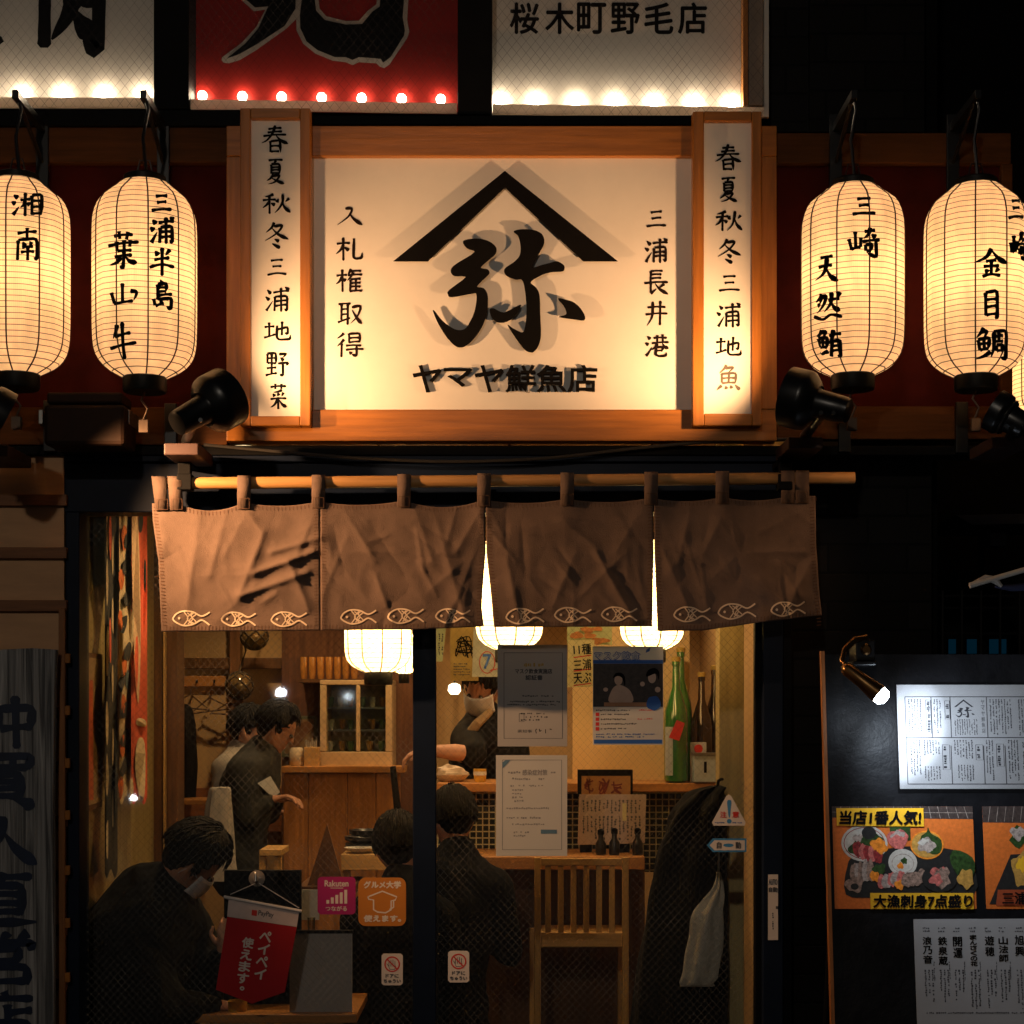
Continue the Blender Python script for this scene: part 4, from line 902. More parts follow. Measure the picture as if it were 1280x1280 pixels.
gl_m = [mat('cup_%s' % n, c, .25, var=.2) for n, c in (('white', (.6, .56, .5)), ('amber', (.4, .2, .05)), ('green', (.12, .2, .08)))]
for y in (884, 912, 939):
    for i in range(6):
        t_ = MB(); x = 414 + i * 12.5 + random.uniform(-2, 2)
        if 443 < x < 452: continue
        t_.lathe(P(x, y, 3.1), [(.012, .002), (.017, .03), (.018, .055)], 10)
        tag(t_.build('cup', gl_m[(i + int(y)) % 3], None, smooth=True), 'small cup on a shelf inside the glass-fronted cabinet', 'cup', 'cups in the cabinet')
pl = thing('wall_shelf', 'dark shelf high on the back wall under amber tumblers', 'shelf', P(410, 852, 3.2))
m = MB(); m.pbox(372, 849, 452, 853, 3.1, 3.34); m.build('board', M['post_wood'], pl)
amb = mat('amber_tumbler_glass', (.45, .19, .04), .12, var=.3, spec=.7)
for i in range(7):
    m = MB(); m.lathe(P(380 + i * 10.5, 848.6, 3.2), [(.015, 0), (.02, .03), (.021, .12), (.018, .12), (.017, .02)], 12)
    tag(m.build('tumbler', amb, None, smooth=True), 'amber tumbler in the row on the high dark shelf', 'tumbler', 'amber tumblers on the shelf')
pf = thing('framed_picture', 'small picture in a greenish frame behind the jars', 'picture', P(374, 945, 3.3))
m = MB(); m.pbox(352, 895, 396, 946, 3.30, 3.34); m.build('frame', mat('greenish_frame_paint', (.10, .11, .06), .5), pf, bev=.002)
m = MB(); m.pbox(356, 899, 392, 942, 3.297, 3.30); m.build('picture', mat('brown_picture', (.24, .15, .07), .5, var=.5, scale=9), pf)
jm = mat('jar_glaze', (.62, .50, .34), .3, var=.1)
jar = thing('jar', 'pale jar holding a dark brown fan on the partition top', 'jar', P(371, 958, 2.9))
m = MB(); m.lathe(P(371, 958, 2.9), [(.03, 0), (.038, .01), (.038, .085), (.03, .1), (.026, .1)], 16); m.build('pot', jm, jar, smooth=True)
m = MB(); m.prism(flat(2.9), catmull([(362, 934), (358, 920), (366, 908), (384, 902), (390, 910), (380, 922), (370, 934)], 3, True), 0, -.02); m.build('fan', M['post_wood'], jar)
box2 = thing('chopstick_box', 'tan box of wrapped chopsticks beside the pale jar', 'box', P(389, 958, 2.9))
m = MB(); m.pbox(380, 934, 398, 958, 2.86, 2.95); m.build('holder', M['pine'], box2, bev=.002)
m = MB()
for i in range(6): m.cyl(P(383 + i * 2.3, 936, 2.9), P(382 + i * 2.7, 924 + random.uniform(-3, 3), 2.9), .005)
m.build('chopsticks', M['shirt'], box2)
part = thing('wooden_partition', 'orange wooden partition of upright boards behind the tables', 'partition', P(425, 1180, 2.85))
m = MB()
bx = [354, 385, 434, 470, 500]
m = MB(); m.pbox(352, 958, 506, 966, 2.80, 3.0); m.build('top_rail', M['counter_wood'], part, bev=.003)
for a, b in zip(bx, bx[1:]):
    m = MB(); m.pbox(a + .4, 966.5, b - .4, 1210, 2.84, 2.9); m.build('board', wood('orange_board', (.42, .17, .045), 'z', .45) if 'orange_board' not in bpy.data.materials else bpy.data.materials['orange_board'], part, bev=.002)

# counter with tiled front
ct = thing('counter', 'tile-fronted wooden counter in front of the cook', 'counter', P(700, 1420, 1.8))
m = MB(); m.pbox(546, 979, 898, 990, 1.72, 2.2); m.build('upper_ledge', M['counter_wood'], ct, bev=.004)
m = MB(); m.pbox(546, 990.5, 898, 1090, 1.85, 1.95); m.build('tiled_front', grid_tile('small_black_tile', (.02, .024, .022), (.42, .40, .24), .030, .030, .25, .10, 0.0), ct)
m = MB(); m.pbox(540, 1071, 806, 1087, 1.42, 1.86); m.build('lower_top', M['counter_wood'], ct, bev=.004)
m = MB(); m.pbox(546, 1087.5, 806, 1420, 1.75, 1.9); m.build('base', M['post_wood'], ct)
m = MB(); m.pbox(716, 700, 862, 978.5, 2.05, 2.1); m.build('back_panel', M['cream'], ct)
plate_m = mat('white_glaze', (.70, .66, .58), .25, var=.05)
d = thing('dish', 'white dish with food on the counter ledge before the cook', 'dish', P(564, 978, 1.9))
m = MB(); m.lathe(P(564, 978.5, 1.9), [(.03, 0), (.06, .012), (.088, .04), (.083, .04), (.05, .016)], 24); m.build('plate', plate_m, d, smooth=True)
m = MB(); m.ball(P(564, 966, 1.9), .07, .05, .035, wob=.4, seed=3); m.build('food', mat('pale_food', (.55, .42, .3), .5, var=.4, scale=30), d, smooth=True)
d = thing('cup', 'yellow and white cup on the counter ledge', 'cup', P(600, 978, 1.85))
m = MB(); m.lathe(P(600, 978.5, 1.85), [(.022, 0), (.028, .01), (.03, .065), (.026, .065), (.024, .012)], 18); m.build('bowl', mat('yellow_glaze', (.62, .36, .05), .3), d, smooth=True)
m = MB(); m.lathe(P(600, 969, 1.85), [(.031, 0), (.0312, .018)], 18, caps=False); m.build('white_band', plate_m, d, smooth=True)
d = MB(); d.prism(lambda a, b, o=0: Vector((X(a, 1.6), 1.6 + (b - 1066) * .02, Z(1070.5, 1.6) + .002 + o)), [(572, 1062), (604, 1060), (606, 1070), (574, 1071)], 0, .012); tag(d.build('napkin', M['paper'], None), 'folded white napkin on the lower counter beside the diner', 'napkin')
# bottles and tins on the counter end
def bottle(label, x, y, dd, r, h, glassm, lab, neck=.35, grp=None):
    c = P(x, y, dd); t = thing('bottle', label, 'bottle', c, grp)
    m = MB(); m.lathe(c, [(r * .8, 0), (r, .01), (r, h * .52), (r * .92, h * .6), (r * neck, h * .78), (r * neck * .85, h * .96), (r * neck, h * .965), (r * neck, h)], 24); m.build('glass_body', glassm, t, smooth=True)
    m = MB(); m.lathe(c + Vector((0, 0, h)), [(r * neck * 1.1, 0), (r * neck * 1.1, .02), (r * neck * .5, .022)], 14); m.build('cap', M['gold_print'], t, smooth=True)
    if lab:
        m = MB(); a0, a1 = lab[1]; n = 12
        v = [c + Vector(((r + .0012) * math.sin(a0 + (a1 - a0) * i / n), -(r + .0012) * math.cos(a0 + (a1 - a0) * i / n), z)) for i in range(n + 1) for z in (h * .06, h * .46)]
        m.add(v, [(2 * i, 2 * i + 2, 2 * i + 3, 2 * i + 1) for i in range(n)]); m.build('label', lab[0], t, smooth=True)
    return t, c
gb = mat('green_bottle_glass', (.03, .15, .025), .08, var=.3, spec=.9, coat=.5); bb = mat('brown_bottle_glass', (.03, .012, .006), .1, var=.3, spec=.8)
t, c = bottle('green sake bottle with pale label and red slanted tag', 845, 978, 1.78, .055, .56, gb, (M['paper'], (-1.2, -.35)))
m = MB(); m.prism(lambda a, b, o=0: P(a, b, 1.78 - .062 - o), [(836, 922), (849, 926), (856, 904), (846, 900)], 0, .001); m.build('red_tag', M['red_print'], t)
bottle('green sake bottle standing behind the one with the red tag', 851, 978, 1.98, .055, .62, gb, None)
bottle('brown sake bottle between the green bottles and the pale post', 877, 978, 1.95, .05, .5, bb, None)
bottle('brown sake bottle half hidden by the pale post', 893, 978, 2.05, .05, .54, bb, None)
tn = thing('tea_tin', 'pale blue tin on the counter end beside the post', 'tin', P(881, 978, 1.72))
m = MB(); m.pbox(867, 944, 896, 978, 1.70, 1.76); m.build('tin_body', mat('pale_blue_tin', (.42, .47, .48), .35), tn, bev=.004)
m = MB(); m.pbox(866.5, 941, 896.5, 944.5, 1.695, 1.765); m.build('lid', M['steel'], tn, bev=.002)
m = MB(); m.pbox(880, 952, 883.5, 966, 1.698, 1.70); m.build('mark', M['ink'], tn)
bx = thing('paper_box', 'small white box with a red round mark behind the pale tin', 'box', P(873, 942, 1.8))
m = MB(); m.pbox(864, 928, 883, 978, 1.79, 1.84); m.build('carton', M['paper'], bx, bev=.002)
m = MB(); m.disc(flat(1.789), 873, 936, 5.5, off=0.0); m.build('red_mark', M['red_print'], bx)

# papers hung over the counter
def hung(label, x0, y0, x1, y1, dd, mt, draw=None, name='hanging_menu', cat='paper menu', skew=0):
    f = flat(dd); t = thing(name, label, cat, P((x0 + x1) / 2, y1, dd))
    m = MB(); m.prism(f, [(x0 + skew, y1), (x1 + skew, y1), (x1, y0), (x0, y0)], 0, -.002); m.build('sheet', mt, t)
    if draw: draw(f, t)
    return t
ylw = mat('pale_yellow_paper', (.66, .58, .28), .8, var=.08)
def d11(f, t):
    m = MB()
    for s_, a, b in (('11種', 806, 816), ('三浦', 825, 836), ('天ぷ', 842, 852)): letter(m, f, s_, 717, a - 1, 739, b + 2, .001, -.06, bold=.25)
    m.build('lettering', M['ink'], t)
    m = MB()
    for y in (821, 838, 856): m.ribbon(f, [(717, y + 1), (728, y - .5), (739, y - 2)], 1.4, .0012)
    m.build('red_underline', M['red_print'], t)
hung('pale yellow strip menu with handwritten lines and red underlines', 710, 800, 743, 859, 1.5, ylw, d11, skew=-1)
def dfood(f, t):
    m = MB()
    for i in range(12): m.disc(f, 715 + random.random() * 42, 786 + random.random() * 16, random.uniform(3, 8), random.uniform(2, 5), .001 + i * .0002, 12, .2)
    m.build('food_picture', mat('fried_food_print', (.45, .17, .04), .5, var=.5, scale=30), t)
hung('colourful food sheet hung above the yellow strip menu', 709, 770, 765, 806, 1.52, mat('green_tinted_sheet', (.45, .48, .22), .7), dfood)
def d7(f, t):
    m = MB(); letter(m, f, '7', 604, 818, 614, 836, .001, bold=.4); m.build('numeral', M['blue_print'], t)
    m = MB(); m.ring(f, 609, 828, 10, 1.1, .0012, ry=14); m.ribbon(f, [(612, 838), (622, 836)], 1.2, .001); m.build('red_ring', M['red_print'], t)
hung('white price sheet with a blue seven in a red ring', 592, 785, 626, 846, 1.6, mat('greenish_white_sheet', (.56, .56, .42), .8), d7, skew=-2)
def dpost(f, t):
    m = MB()
    for i in range(9): m.ribbon(f, catmull([(568 + random.random() * 26, 795 + random.random() * 28) for _ in range(4)], 4), 1.3, .001 + i * .0001)
    m.build('line_drawing', M['ink'], t)
    m = MB(); micro(m, f, 567, 828, 593, 846, 3.4, .001); m.build('small_print', M['print'], t)
hung('gold poster with black line drawing hung left of the price sheet', 563, 780, 598, 851, 1.66, mat('gold_poster_paper', (.50, .34, .09), .6), dpost, name='poster', cat='poster')
def dpal(f, t):
    m = MB(); column(m, f, 'めし', 551, 796, 820, 7, .001); m = MB(); micro(m, f, 547, 792, 556, 822, 4, .001, True); m.build('handwriting', M['print'], t)
hung('narrow pale green strip menu just right of the door stile', 541, 770, 559, 827, 1.6, mat('pale_green_strip', (.50, .56, .30), .8), dpal, skew=-6)
# stand-up menus on the lower counter
os_ = thing('menu_stand', 'dark stand with an orange brush-lettered plate on the lower counter', 'menu stand', P(758, 1000, 1.62))
m = MB(); m.pbox(722, 962, 791, 996, 1.62, 1.64); m.build('backing', M['black'], os_)
m = MB(); m.pbox(727, 970, 788, 995, 1.612, 1.619); m.build('orange_plate', mat('orange_plate_paint', (.42, .20, .06), .6, var=.2), os_)
m = MB(); f = flat(1.6115)
for i, x in enumerate((730, 748, 764)):
    for k in range(5): m.ribbon(f, catmull([(x + random.random() * 14, 973 + random.random() * 20) for _ in range(3)], 4), 1.8, .0003 * k + .0005)
m.build('brush_marks', mat('dark_red_ink', (.16, .02, .01), .6), os_); 
m = MB(); m.pbox(725, 1000, 740, 1071, 1.64, 1.66); m.pbox(772, 1000, 787, 1071, 1.64, 1.66); m.build('stand', M['black'], os_)
ms = thing('table_menu', 'printed paper menu standing on the lower counter below the orange plate', 'menu', P(765, 1056, 1.58))
m = MB(); f = flat(1.58); m.prism(f, [(722, 1056), (806, 1054), (808, 993), (724, 993)], 0, -.004); m.build('sheet', mat('pinkish_paper', (.50, .38, .32), .75, var=.06), ms)
m = MB(); micro(m, f, 727, 1000, 802, 1016, 5, .0006, True); micro(m, f, 727, 1020, 802, 1050, 5, .0006, True); m.build('small_print', M['print'], ms)
m = MB(); m.quad(f, 778, 1004, 783, 1026, .0009); m.build('yellow_patch', ylw, ms)
for i, (x, y) in enumerate(((768, 1070), (751, 1071), (797, 1070))):
    t = thing('soy_bottle', ('black soy bottle before the middle of the paper menu', 'squat black soy bottle left under the paper menu', 'dark soy bottle at the right end of the lower counter')[i], 'bottle', P(x, y, 1.52), 'soy bottles on the lower counter')
    m = MB(); m.lathe(P(x, y, 1.52), [(.022, 0), (.024, .01), (.024, .06), (.012, .08), (.012, .1)], 14); m.build('body', M['black_metal'], t, smooth=True)
    m = MB(); m.lathe(P(x, y, 1.52) + Vector((0, 0, .1)), [(.015, 0), (.015, .02), (.006, .026)], 12); m.build('cap', M['black'], t, smooth=True)

# pale slat-back chair
ch = thing('chair', 'pale wooden slat-back chair drawn up to the counter', 'chair', P(727, 1410, 1.2))
for a, b in ((668, 676), (778, 786)):
    m = MB(); m.pbox(a, 1072, b, 1425, 1.18, 1.215); m.build('back_leg', M['pine_z'], ch, bev=.003)
m = MB(); m.pbox(676.2, 1073, 777.8, 1082, 1.18, 1.21); m.build('top_rail', M['pine'], ch, bev=.003)
m = MB(); m.pbox(676.2, 1166, 777.8, 1184, 1.18, 1.21); m.build('lower_rail', M['pine'], ch, bev=.003)
for x in (685, 701, 717, 733, 749, 765):
    m = MB(); m.pbox(x - 3.6, 1082.3, x + 3.6, 1165.7, 1.187, 1.203); m.build('slat', M['pine_z'], ch, bev=.002)
m = MB(); m.pbox(670, 1171, 785, 1182, 1.22, 1.62); m.build('seat', M['pine'], ch, bev=.006)
for a, b in ((662, 670), (772, 779)):
    m = MB(); m.pbox(a, 1160, b, 1400, 1.6, 1.63); m.build('front_leg', M['pine_z'], ch, bev=.003)

# table near the window and what stands on it
tb = thing('table', 'wooden table just inside the window at the bottom', 'table', P(350, 1420, .5))
m = MB(); m.pbox(232, 1268, 446, 1279, .28, .75); m.build('table_top', M['counter_wood'], tb, bev=.004)
for x, yy in ((240, .32), (436, .32), (255, .7), (430, .7)):
    m = MB(); m.pbox(x - 7, 1280, x + 7, 1425, yy, yy + .05); m.build('leg', M['post_wood'], tb)
wb = thing('white_board', 'plain greyish white panel standing on the window table', 'panel', P(400, 1268, .33))
m = MB(); m.pbox(362, 1167, 440, 1268, .33, .342); m.build('sheet', M['paper_grey'], wb)
m = MB(); m.pbox(361, 1163, 441, 1167, .328, .345); m.build('top_strip', M['black'], wb)
bk = thing('menu_holder', 'black menu holder standing behind the red pennant', 'menu holder', P(328, 1145, .5))
m = MB(); m.pbox(280, 1088, 376, 1262, .5, .53); m.build('cover', M['black'], bk, bev=.002)
m = MB(); m.pbox(276, 1262.3, 380, 1268, .46, .57); m.build('base', M['black'], bk)
sp = MB(); sp.pbox(376, 1112, 399, 1150, .72, .724); tag(sp.build('card', M['paper'], None), 'small white card standing right of the black menu holder', 'card')
gm = MB(); gm.lathe(P(389, 1166, .6), [(.014, 0), (.016, .06), (.015, .06), (.013, .004)], 14); tag(gm.build('glass', clear('tumbler_glass', (.85, .82, .7), .2), None, smooth=True), 'small drinking glass by the white card', 'glass')
gm = MB(); gm.lathe(P(297, 1267, .36), [(.03, 0), (.036, .01), (.038, .05), (.034, .05), (.03, .012)], 18); tag(gm.build('cup', mat('gold_cup_glaze', (.55, .34, .05), .25), None, smooth=True), 'golden cup on the window table under the red pennant', 'cup')
gm = MB(); gm.pbox(402, 1262, 424, 1267.8, .34, .38); tag(gm.build('packet', mat('green_packet', (.03, .22, .10), .4), None, bev=.002), 'small green packet on the window table', 'packet')
# rear table with dishes
rt = thing('table', 'low wooden table with dark dishes before the orange partition', 'table', P(455, 1180, 2.0))
m = MB(); m.pbox(426, 1068, 506, 1088, 1.7, 2.5); m.build('table_top', M['pine'], rt, bev=.004)
for x, yy in ((432, 1.75), (500, 1.75)):
    m = MB(); m.pbox(x - 5, 1088.5, x + 5, 1410, yy, yy + .05); m.build('leg', M['pine_z'], rt)
zt = Z(1068, 1.7)
for i, (x, y, w_) in enumerate(((458, 1.95, .10), (456, 1.97, .095), (460, 1.94, .09))):
    m = MB(); m.lathe(Vector((X(x, y), y, zt + .002 + i * .032)), [(w_ * .7, 0), (w_, .012), (w_, .030), (w_ - .006, .030), (w_ * .7, .01)], 24)
    tag(m.build('serving_dish', M['black_metal'], None, smooth=True), ('bottom dark dish of the stack on the rear table', 'middle dark dish of the stack on the rear table', 'topmost dark dish of the stack on the rear table')[i], 'dish', 'stacked dark dishes')
m = MB(); m.lathe(Vector((X(450, 1.78), 1.78, zt + .001)), [(.03, 0), (.06, .012), (.075, .025), (.07, .025), (.03, .008)], 20); tag(m.build('dish', plate_m, None, smooth=True), 'white dish at the front of the rear table', 'dish')
bt, c = bottle('small white flask on the rear table right of the dishes', 491, 1068, 1.9, .03, .16, plate_m, None, .4)
m = MB(); m.cyl(P(491, 958, 1.75), P(503, 1067.5, 1.78), .014, .020); tag(m.build('umbrella', M['coat'], None, smooth=True), 'dark furled umbrella leaning upright by the rear table', 'umbrella')
tc_ = thing('tent_card', 'dark triangular tent card standing before the orange partition', 'tent card', P(408, 1105, 1.5))
m = MB(); f = flat(1.5); m.prism(f, [(384, 1108), (430, 1108), (409, 1030)], 0, -.01); m.build('front_leaf', M['post_wood'], tc_)
m = MB(); m.prism(flat(1.56), [(386, 1104), (428, 1104), (409, 1031)], 0, -.01); m.build('rear_leaf', M['post_wood'], tc_)
m = MB(); m.pbox(372, 1108.3, 442, 1120, 1.45, 1.9); m.build('base', M['post_wood'], tc_)
st = thing('stool', 'pale wooden stool half hidden by the black menu holder', 'stool', P(338, 1290, 1.6))
m = MB(); m.pbox(324, 1062, 352, 1070, 1.55, 1.8); m.build('seat', M['pine'], st, bev=.003)
for x in (328, 347):
    m = MB(); m.pbox(x - 4, 1070.5, x + 4, 1400, 1.57, 1.61); m.build('leg', M['pine_z'], st)

# cloth forms hung or draped
def drape(m, rows, fold=.02, n=28, seed=0):
    """rows: (py, left, right, depth centre, depth radius)"""
    v = []
    for j, (py, a, b, y, ry) in enumerate(rows):
        cx = (a + b) / 2; rx = (b - a) / 2 / S(y)
        for k in range(n):
            t = 6.28318 * k / n
            q = 1 + fold / max(rx, .03) * math.sin(5 * t + seed + j * .12) * .5 + fold / max(rx, .03) * .6 * noise.noise(Vector((math.cos(t) * 2, math.sin(t) * 2, j * .25 + seed)))
            p = P(cx, py, y); v.append(p + Vector((rx * q * math.cos(t), ry * q * math.sin(t), 0)))
    k = len(rows)
    return m.add(v, [(i * n + q, i * n + (q + 1) % n, (i + 1) * n + (q + 1) % n, (i + 1) * n + q) for i in range(k - 1) for q in range(n)] + [tuple(range(n - 1, -1, -1)), tuple(range((k - 1) * n, k * n))])
def rows(keys, n=22):
    k = catmull(keys, max(1, n // max(1, len(keys) - 1))); return k
m = MB(); drape(m, rows([(982, 892, 900, .62, .03), (990, 868, 903, .62, .07), (1010, 846, 905, .62, .11), (1050, 826, 905, .63, .13), (1110, 812, 905, .64, .14), (1190, 800, 905, .64, .15), (1290, 790, 905, .64, .15), (1380, 792, 905, .64, .14)], 40), .034, 56)
ct_ = thing('hanging_coat', 'long dark coat hung on the pale post', 'coat', P(860, 1380, .62)); m.build('coat_cloth', M['coat'], ct_, smooth=True)
m = MB(); m.tube([P(897, 984, .60), P(898, 976, .60), P(901, 974, .56), P(903, 974, .53)], .006, 6); m.build('hanging_loop', M['coat'], ct_)
pb = thing('plastic_bag', 'crumpled pale plastic bag hanging before the dark coat', 'bag', P(878, 1232, .40))
m = MB(); drape(m, rows([(1090, 896, 900, .40, .01), (1108, 892, 903, .40, .015), (1128, 876, 903, .39, .02), (1145, 866, 903, .385, .028), (1180, 861, 903, .38, .03), (1215, 856, 897, .38, .03), (1228, 852, 893, .38, .022), (1233, 853, 892, .38, .01)], 30), .018, 36, 2); m.build('bag_film', mat('crumpled_white_plastic', (.55, .50, .40), .4, var=.15, bump=.6, scale=20), pb, smooth=True)
m = MB(); m.tube([P(898, 1092, .40), P(899, 1060, .39), P(902, 1050, .41)], .004, 6); m.build('handle', M['steel'], pb)
m = MB(); drape(m, rows([(880, 226, 232, 3.28, .02), (888, 224, 240, 3.28, .04), (910, 222, 242, 3.28, .05), (950, 222, 246, 3.28, .05), (1000, 224, 244, 3.28, .05)], 20), .012)
tag(m.build('hanging_coat', M['coat'], None, smooth=True), 'dark jacket hanging from the hook rail at the back', 'coat')
m = MB(); drape(m, rows([(984, 268, 286, 2.0, .05), (990, 262, 288, 2.0, .06), (1030, 256, 290, 2.0, .07), (1100, 250, 296, 2.0, .08)], 18), .014, 28, 4)
tag(m.build('hanging_coat', mat('grey_white_cloth', (.30, .27, .23), .9), None, smooth=True), 'pale grey coat draped over a chair back behind the seated man', 'coat')
m = MB(); m.pbox(222, 1000, 264, 1006, 3.0, 3.3); tag(m.build('wall_ledge', M['counter_wood'], None, bev=.002), 'narrow wooden ledge low on the back wall', 'ledge')

# ================================================================ people
def blob_mesh(name, V, E, mt, parent, axes, voxel=.008, folds=0.0, smooth=3):
    """one continuous surface grown round a skeleton: tapered limbs swept as ellipsoids, fused by a voxel remesh"""
    sd, f, up = axes; m = MB(); off = parent_loc(parent)
    def rad(r): return (r, r) if isinstance(r, (int, float)) else r
    for ka, kb in E:
        pa, pb = Vector(V[ka][0]), Vector(V[kb][0]); ra, rb = rad(V[ka][1]), rad(V[kb][1]); L = (pb - pa).length
        n = max(2, int(L / (min(ra + rb) * .45)) + 1)
        for i in range(n + 1):
            t = i / n; c = pa.lerp(pb, t); r0 = ra[0] + (rb[0] - ra[0]) * t; r1 = ra[1] + (rb[1] - ra[1]) * t; r2 = min(r0, r1)
            vv = []; nn, mm = 12, 8
            for j in range(mm + 1):
                q = math.pi * j / mm
                for k in range(nn):
                    w_ = 6.28318 * k / nn
                    vv.append(c + sd * (r0 * math.sin(q) * math.cos(w_)) + f * (r1 * math.sin(q) * math.sin(w_)) + up * (r2 * math.cos(q)))
            m.add(vv, [(j * nn + k, (j + 1) * nn + k, (j + 1) * nn + (k + 1) % nn, j * nn + (k + 1) % nn) for j in range(mm) for k in range(nn)])
    o = m.build(name, mt, parent, weld=True)
    rm = o.modifiers.new('remesh', 'REMESH'); rm.mode = 'VOXEL'; rm.voxel_size = voxel
    sm = o.modifiers.new('smooth', 'SMOOTH'); sm.iterations = smooth; sm.factor = .5
    me = bpy.data.meshes.new_from_object(o.evaluated_get(bpy.context.evaluated_depsgraph_get()))
    old = o.data; o.modifiers.clear(); o.data = me; me.name = name; bpy.data.meshes.remove(old)
    me.materials.clear(); me.materials.append(mt)
    if folds:
        for v in me.vertices:
            p = v.co * 9; d = folds * (1 - 2.4 * abs(noise.noise(Vector((p.x, p.y, p.z * .7))))) + folds * .4 * noise.noise(p * 2.7)
            v.co += v.normal * d
    for p in me.polygons: p.use_smooth = True; p.material_index = 0
    return o
def hand(V, E, key, wrist, d, nrm, curl=.5, sc_=1.0):
    d = Vector(d).normalized(); nrm = Vector(nrm); nrm = (nrm - d * nrm.dot(d)).normalized(); s_ = d.cross(nrm)
    w_ = Vector(wrist); V[key + 'palm'] = (w_ + d * .05 * sc_, (.030 * sc_, .014 * sc_)); E.append((key, key + 'palm'))
    for i, (off, L) in enumerate(((-.030, .068), (-.010, .078), (.010, .074), (.029, .058))):
        a = w_ + d * .085 * sc_ + s_ * off * sc_; b = a + (d * math.cos(curl) - nrm * math.sin(curl)) * L * .5 * sc_; c = b + (d * math.cos(curl * 2.2) - nrm * math.sin(curl * 2.2)) * L * .5 * sc_
        for n_, p, r in (('a', a, .0095), ('b', b, .0085), ('c', c, .007)): V[key + 'f%d%s' % (i, n_)] = (p, r * sc_)
        E += [(key + 'palm', key + 'f%da' % i), (key + 'f%da' % i, key + 'f%db' % i), (key + 'f%db' % i, key + 'f%dc' % i)]
    a = w_ + d * .04 * sc_ - s_ * .032 * sc_; b = a + (d * .6 - s_ * .7 - nrm * .3).normalized() * .035 * sc_; c = b + (d * .9 - nrm * .4).normalized() * .028 * sc_
    for n_, p, r in (('a', a, .011), ('b', b, .0095), ('c', c, .008)): V[key + 't' + n_] = (p, r * sc_)
    E += [(key + 'palm', key + 'ta'), (key + 'ta', key + 'tb'), (key + 'tb', key + 'tc')]
def person(label, base, head, face, neck, chest, waist, pelvis, arms, cloth, hairm=None, mask=False, hem=None, width=1.0, hs=1.0, eyes=True, bald=0, collar=False, legs=None):
    """all points in world space; face is the direction looked in; arms: [(shoulder, elbow, wrist, hand dir, sleeve fraction)]"""
    t = thing('person', label, 'person', base)
    head, neck, chest, waist, pelvis = map(Vector, (head, neck, chest, waist, pelvis)); f = Vector(face).normalized()
    up = (head - neck).normalized(); f = (f - up * f.dot(up)).normalized(); sd = f.cross(up)
    V = {}; E = []
    up = up * hs; f = f * hs; sd = sd * hs
    V['pelvis'] = (pelvis, (.11 * width, .09)); V['waist'] = (waist, (.10 * width, .085)); V['chest'] = (chest, (.095 * width, .08)); yoke = neck.lerp(chest, .42); V['yoke'] = (yoke, (.065, .06)); V['neckb'] = (neck - up * .02, .054); V['neck'] = (neck + up * .035, .051)
    V['skull'] = (head - up * .045 + f * .014, (.064 * hs, .074 * hs)); V['brow'] = (head + up * .035, (.072 * hs, .086 * hs)); V['crown'] = (head + up * .060 - f * .01, (.066 * hs, .080 * hs))
    E += [('pelvis', 'waist'), ('waist', 'chest'), ('chest', 'yoke'), ('yoke', 'neckb'), ('neckb', 'neck'), ('neck', 'skull'), ('skull', 'brow'), ('brow', 'crown')]
    V['nose'] = (head - up * .012 + f * .100, .010); V['bridge'] = (head + up * .012 + f * .085, .010); V['chin'] = (head - up * .090 + f * .058, .024)
    E += [('skull', 'chin'), ('brow', 'bridge'), ('bridge', 'nose')]
    for s_, k in ((1, 'r'), (-1, 'l')):
        V['ear' + k] = (head + sd * s_ * .080 - up * .012 - f * .008, .015); V['earu' + k] = (head + sd * s_ * .084 + up * .018 - f * .014, .014)
        E += [('skull', 'ear' + k), ('ear' + k, 'earu' + k)]
    C = {'pelvis': (pelvis, (.18 * width, .14)), 'waist': (waist, (.17 * width, .135)), 'chest': (chest, (.19 * width, .15 * width)), 'yoke': (yoke, (.15 * width, .12 * width))}
    C['collar'] = (neck + up * .005, .085); CE = [('pelvis', 'waist'), ('waist', 'chest'), ('chest', 'yoke'), ('yoke', 'collar')]
    for i, (sh, el, wr, hd, frac) in enumerate(arms):
        sh, el, wr = Vector(sh), Vector(el), Vector(wr); k = 'arm%d' % i
        V[k + 's'] = (sh, .040); V[k + 'e'] = (el, .037); V[k + 'm'] = (el.lerp(wr, .4), .042); V[k] = (wr, (.028, .024))
        E += [('yoke', k + 's'), (k + 's', k + 'e'), (k + 'e', k + 'm'), (k + 'm', k)]
        hand(V, E, k, wr, hd, Vector((0, 0, 1)) if abs(Vector(hd).normalized().z) < .8 else Vector((0, -1, 0)), .55)
        C[k + 's'] = (sh, .088 * width); CE.append(('yoke', k + 's'))
        if frac >= 1: C[k + 'e'] = (el, .060 * width); C[k + 'w'] = (el.lerp(wr, .93), .040); CE += [(k + 's', k + 'e'), (k + 'e', k + 'w')]
        else: C[k + 'e'] = (sh.lerp(el, frac), .066); CE.append((k + 's', k + 'e'))
    if legs:
        for i, (hp, kn, an) in enumerate(legs):
            k = 'leg%d' % i; V[k + 'h'] = (Vector(hp), .085); V[k + 'k'] = (Vector(kn), .060); V[k + 'a'] = (Vector(an), .042); V[k + 't'] = (Vector(an) + f * .16 + Vector((0, 0, -.03)), .035)
            E += [('pelvis', k + 'h'), (k + 'h', k + 'k'), (k + 'k', k + 'a'), (k + 'a', k + 't')]
            C[k + 'h'] = (Vector(hp), .105); C[k + 'k'] = (Vector(kn), .078); C[k + 'a'] = (Vector(an), .06); CE += [('pelvis', k + 'h'), (k + 'h', k + 'k'), (k + 'k', k + 'a')]
    ax_ = (sd.normalized(), f.normalized(), up.normalized())
    blob_mesh('body', V, E, M['skin'], t, ax_, .0065)
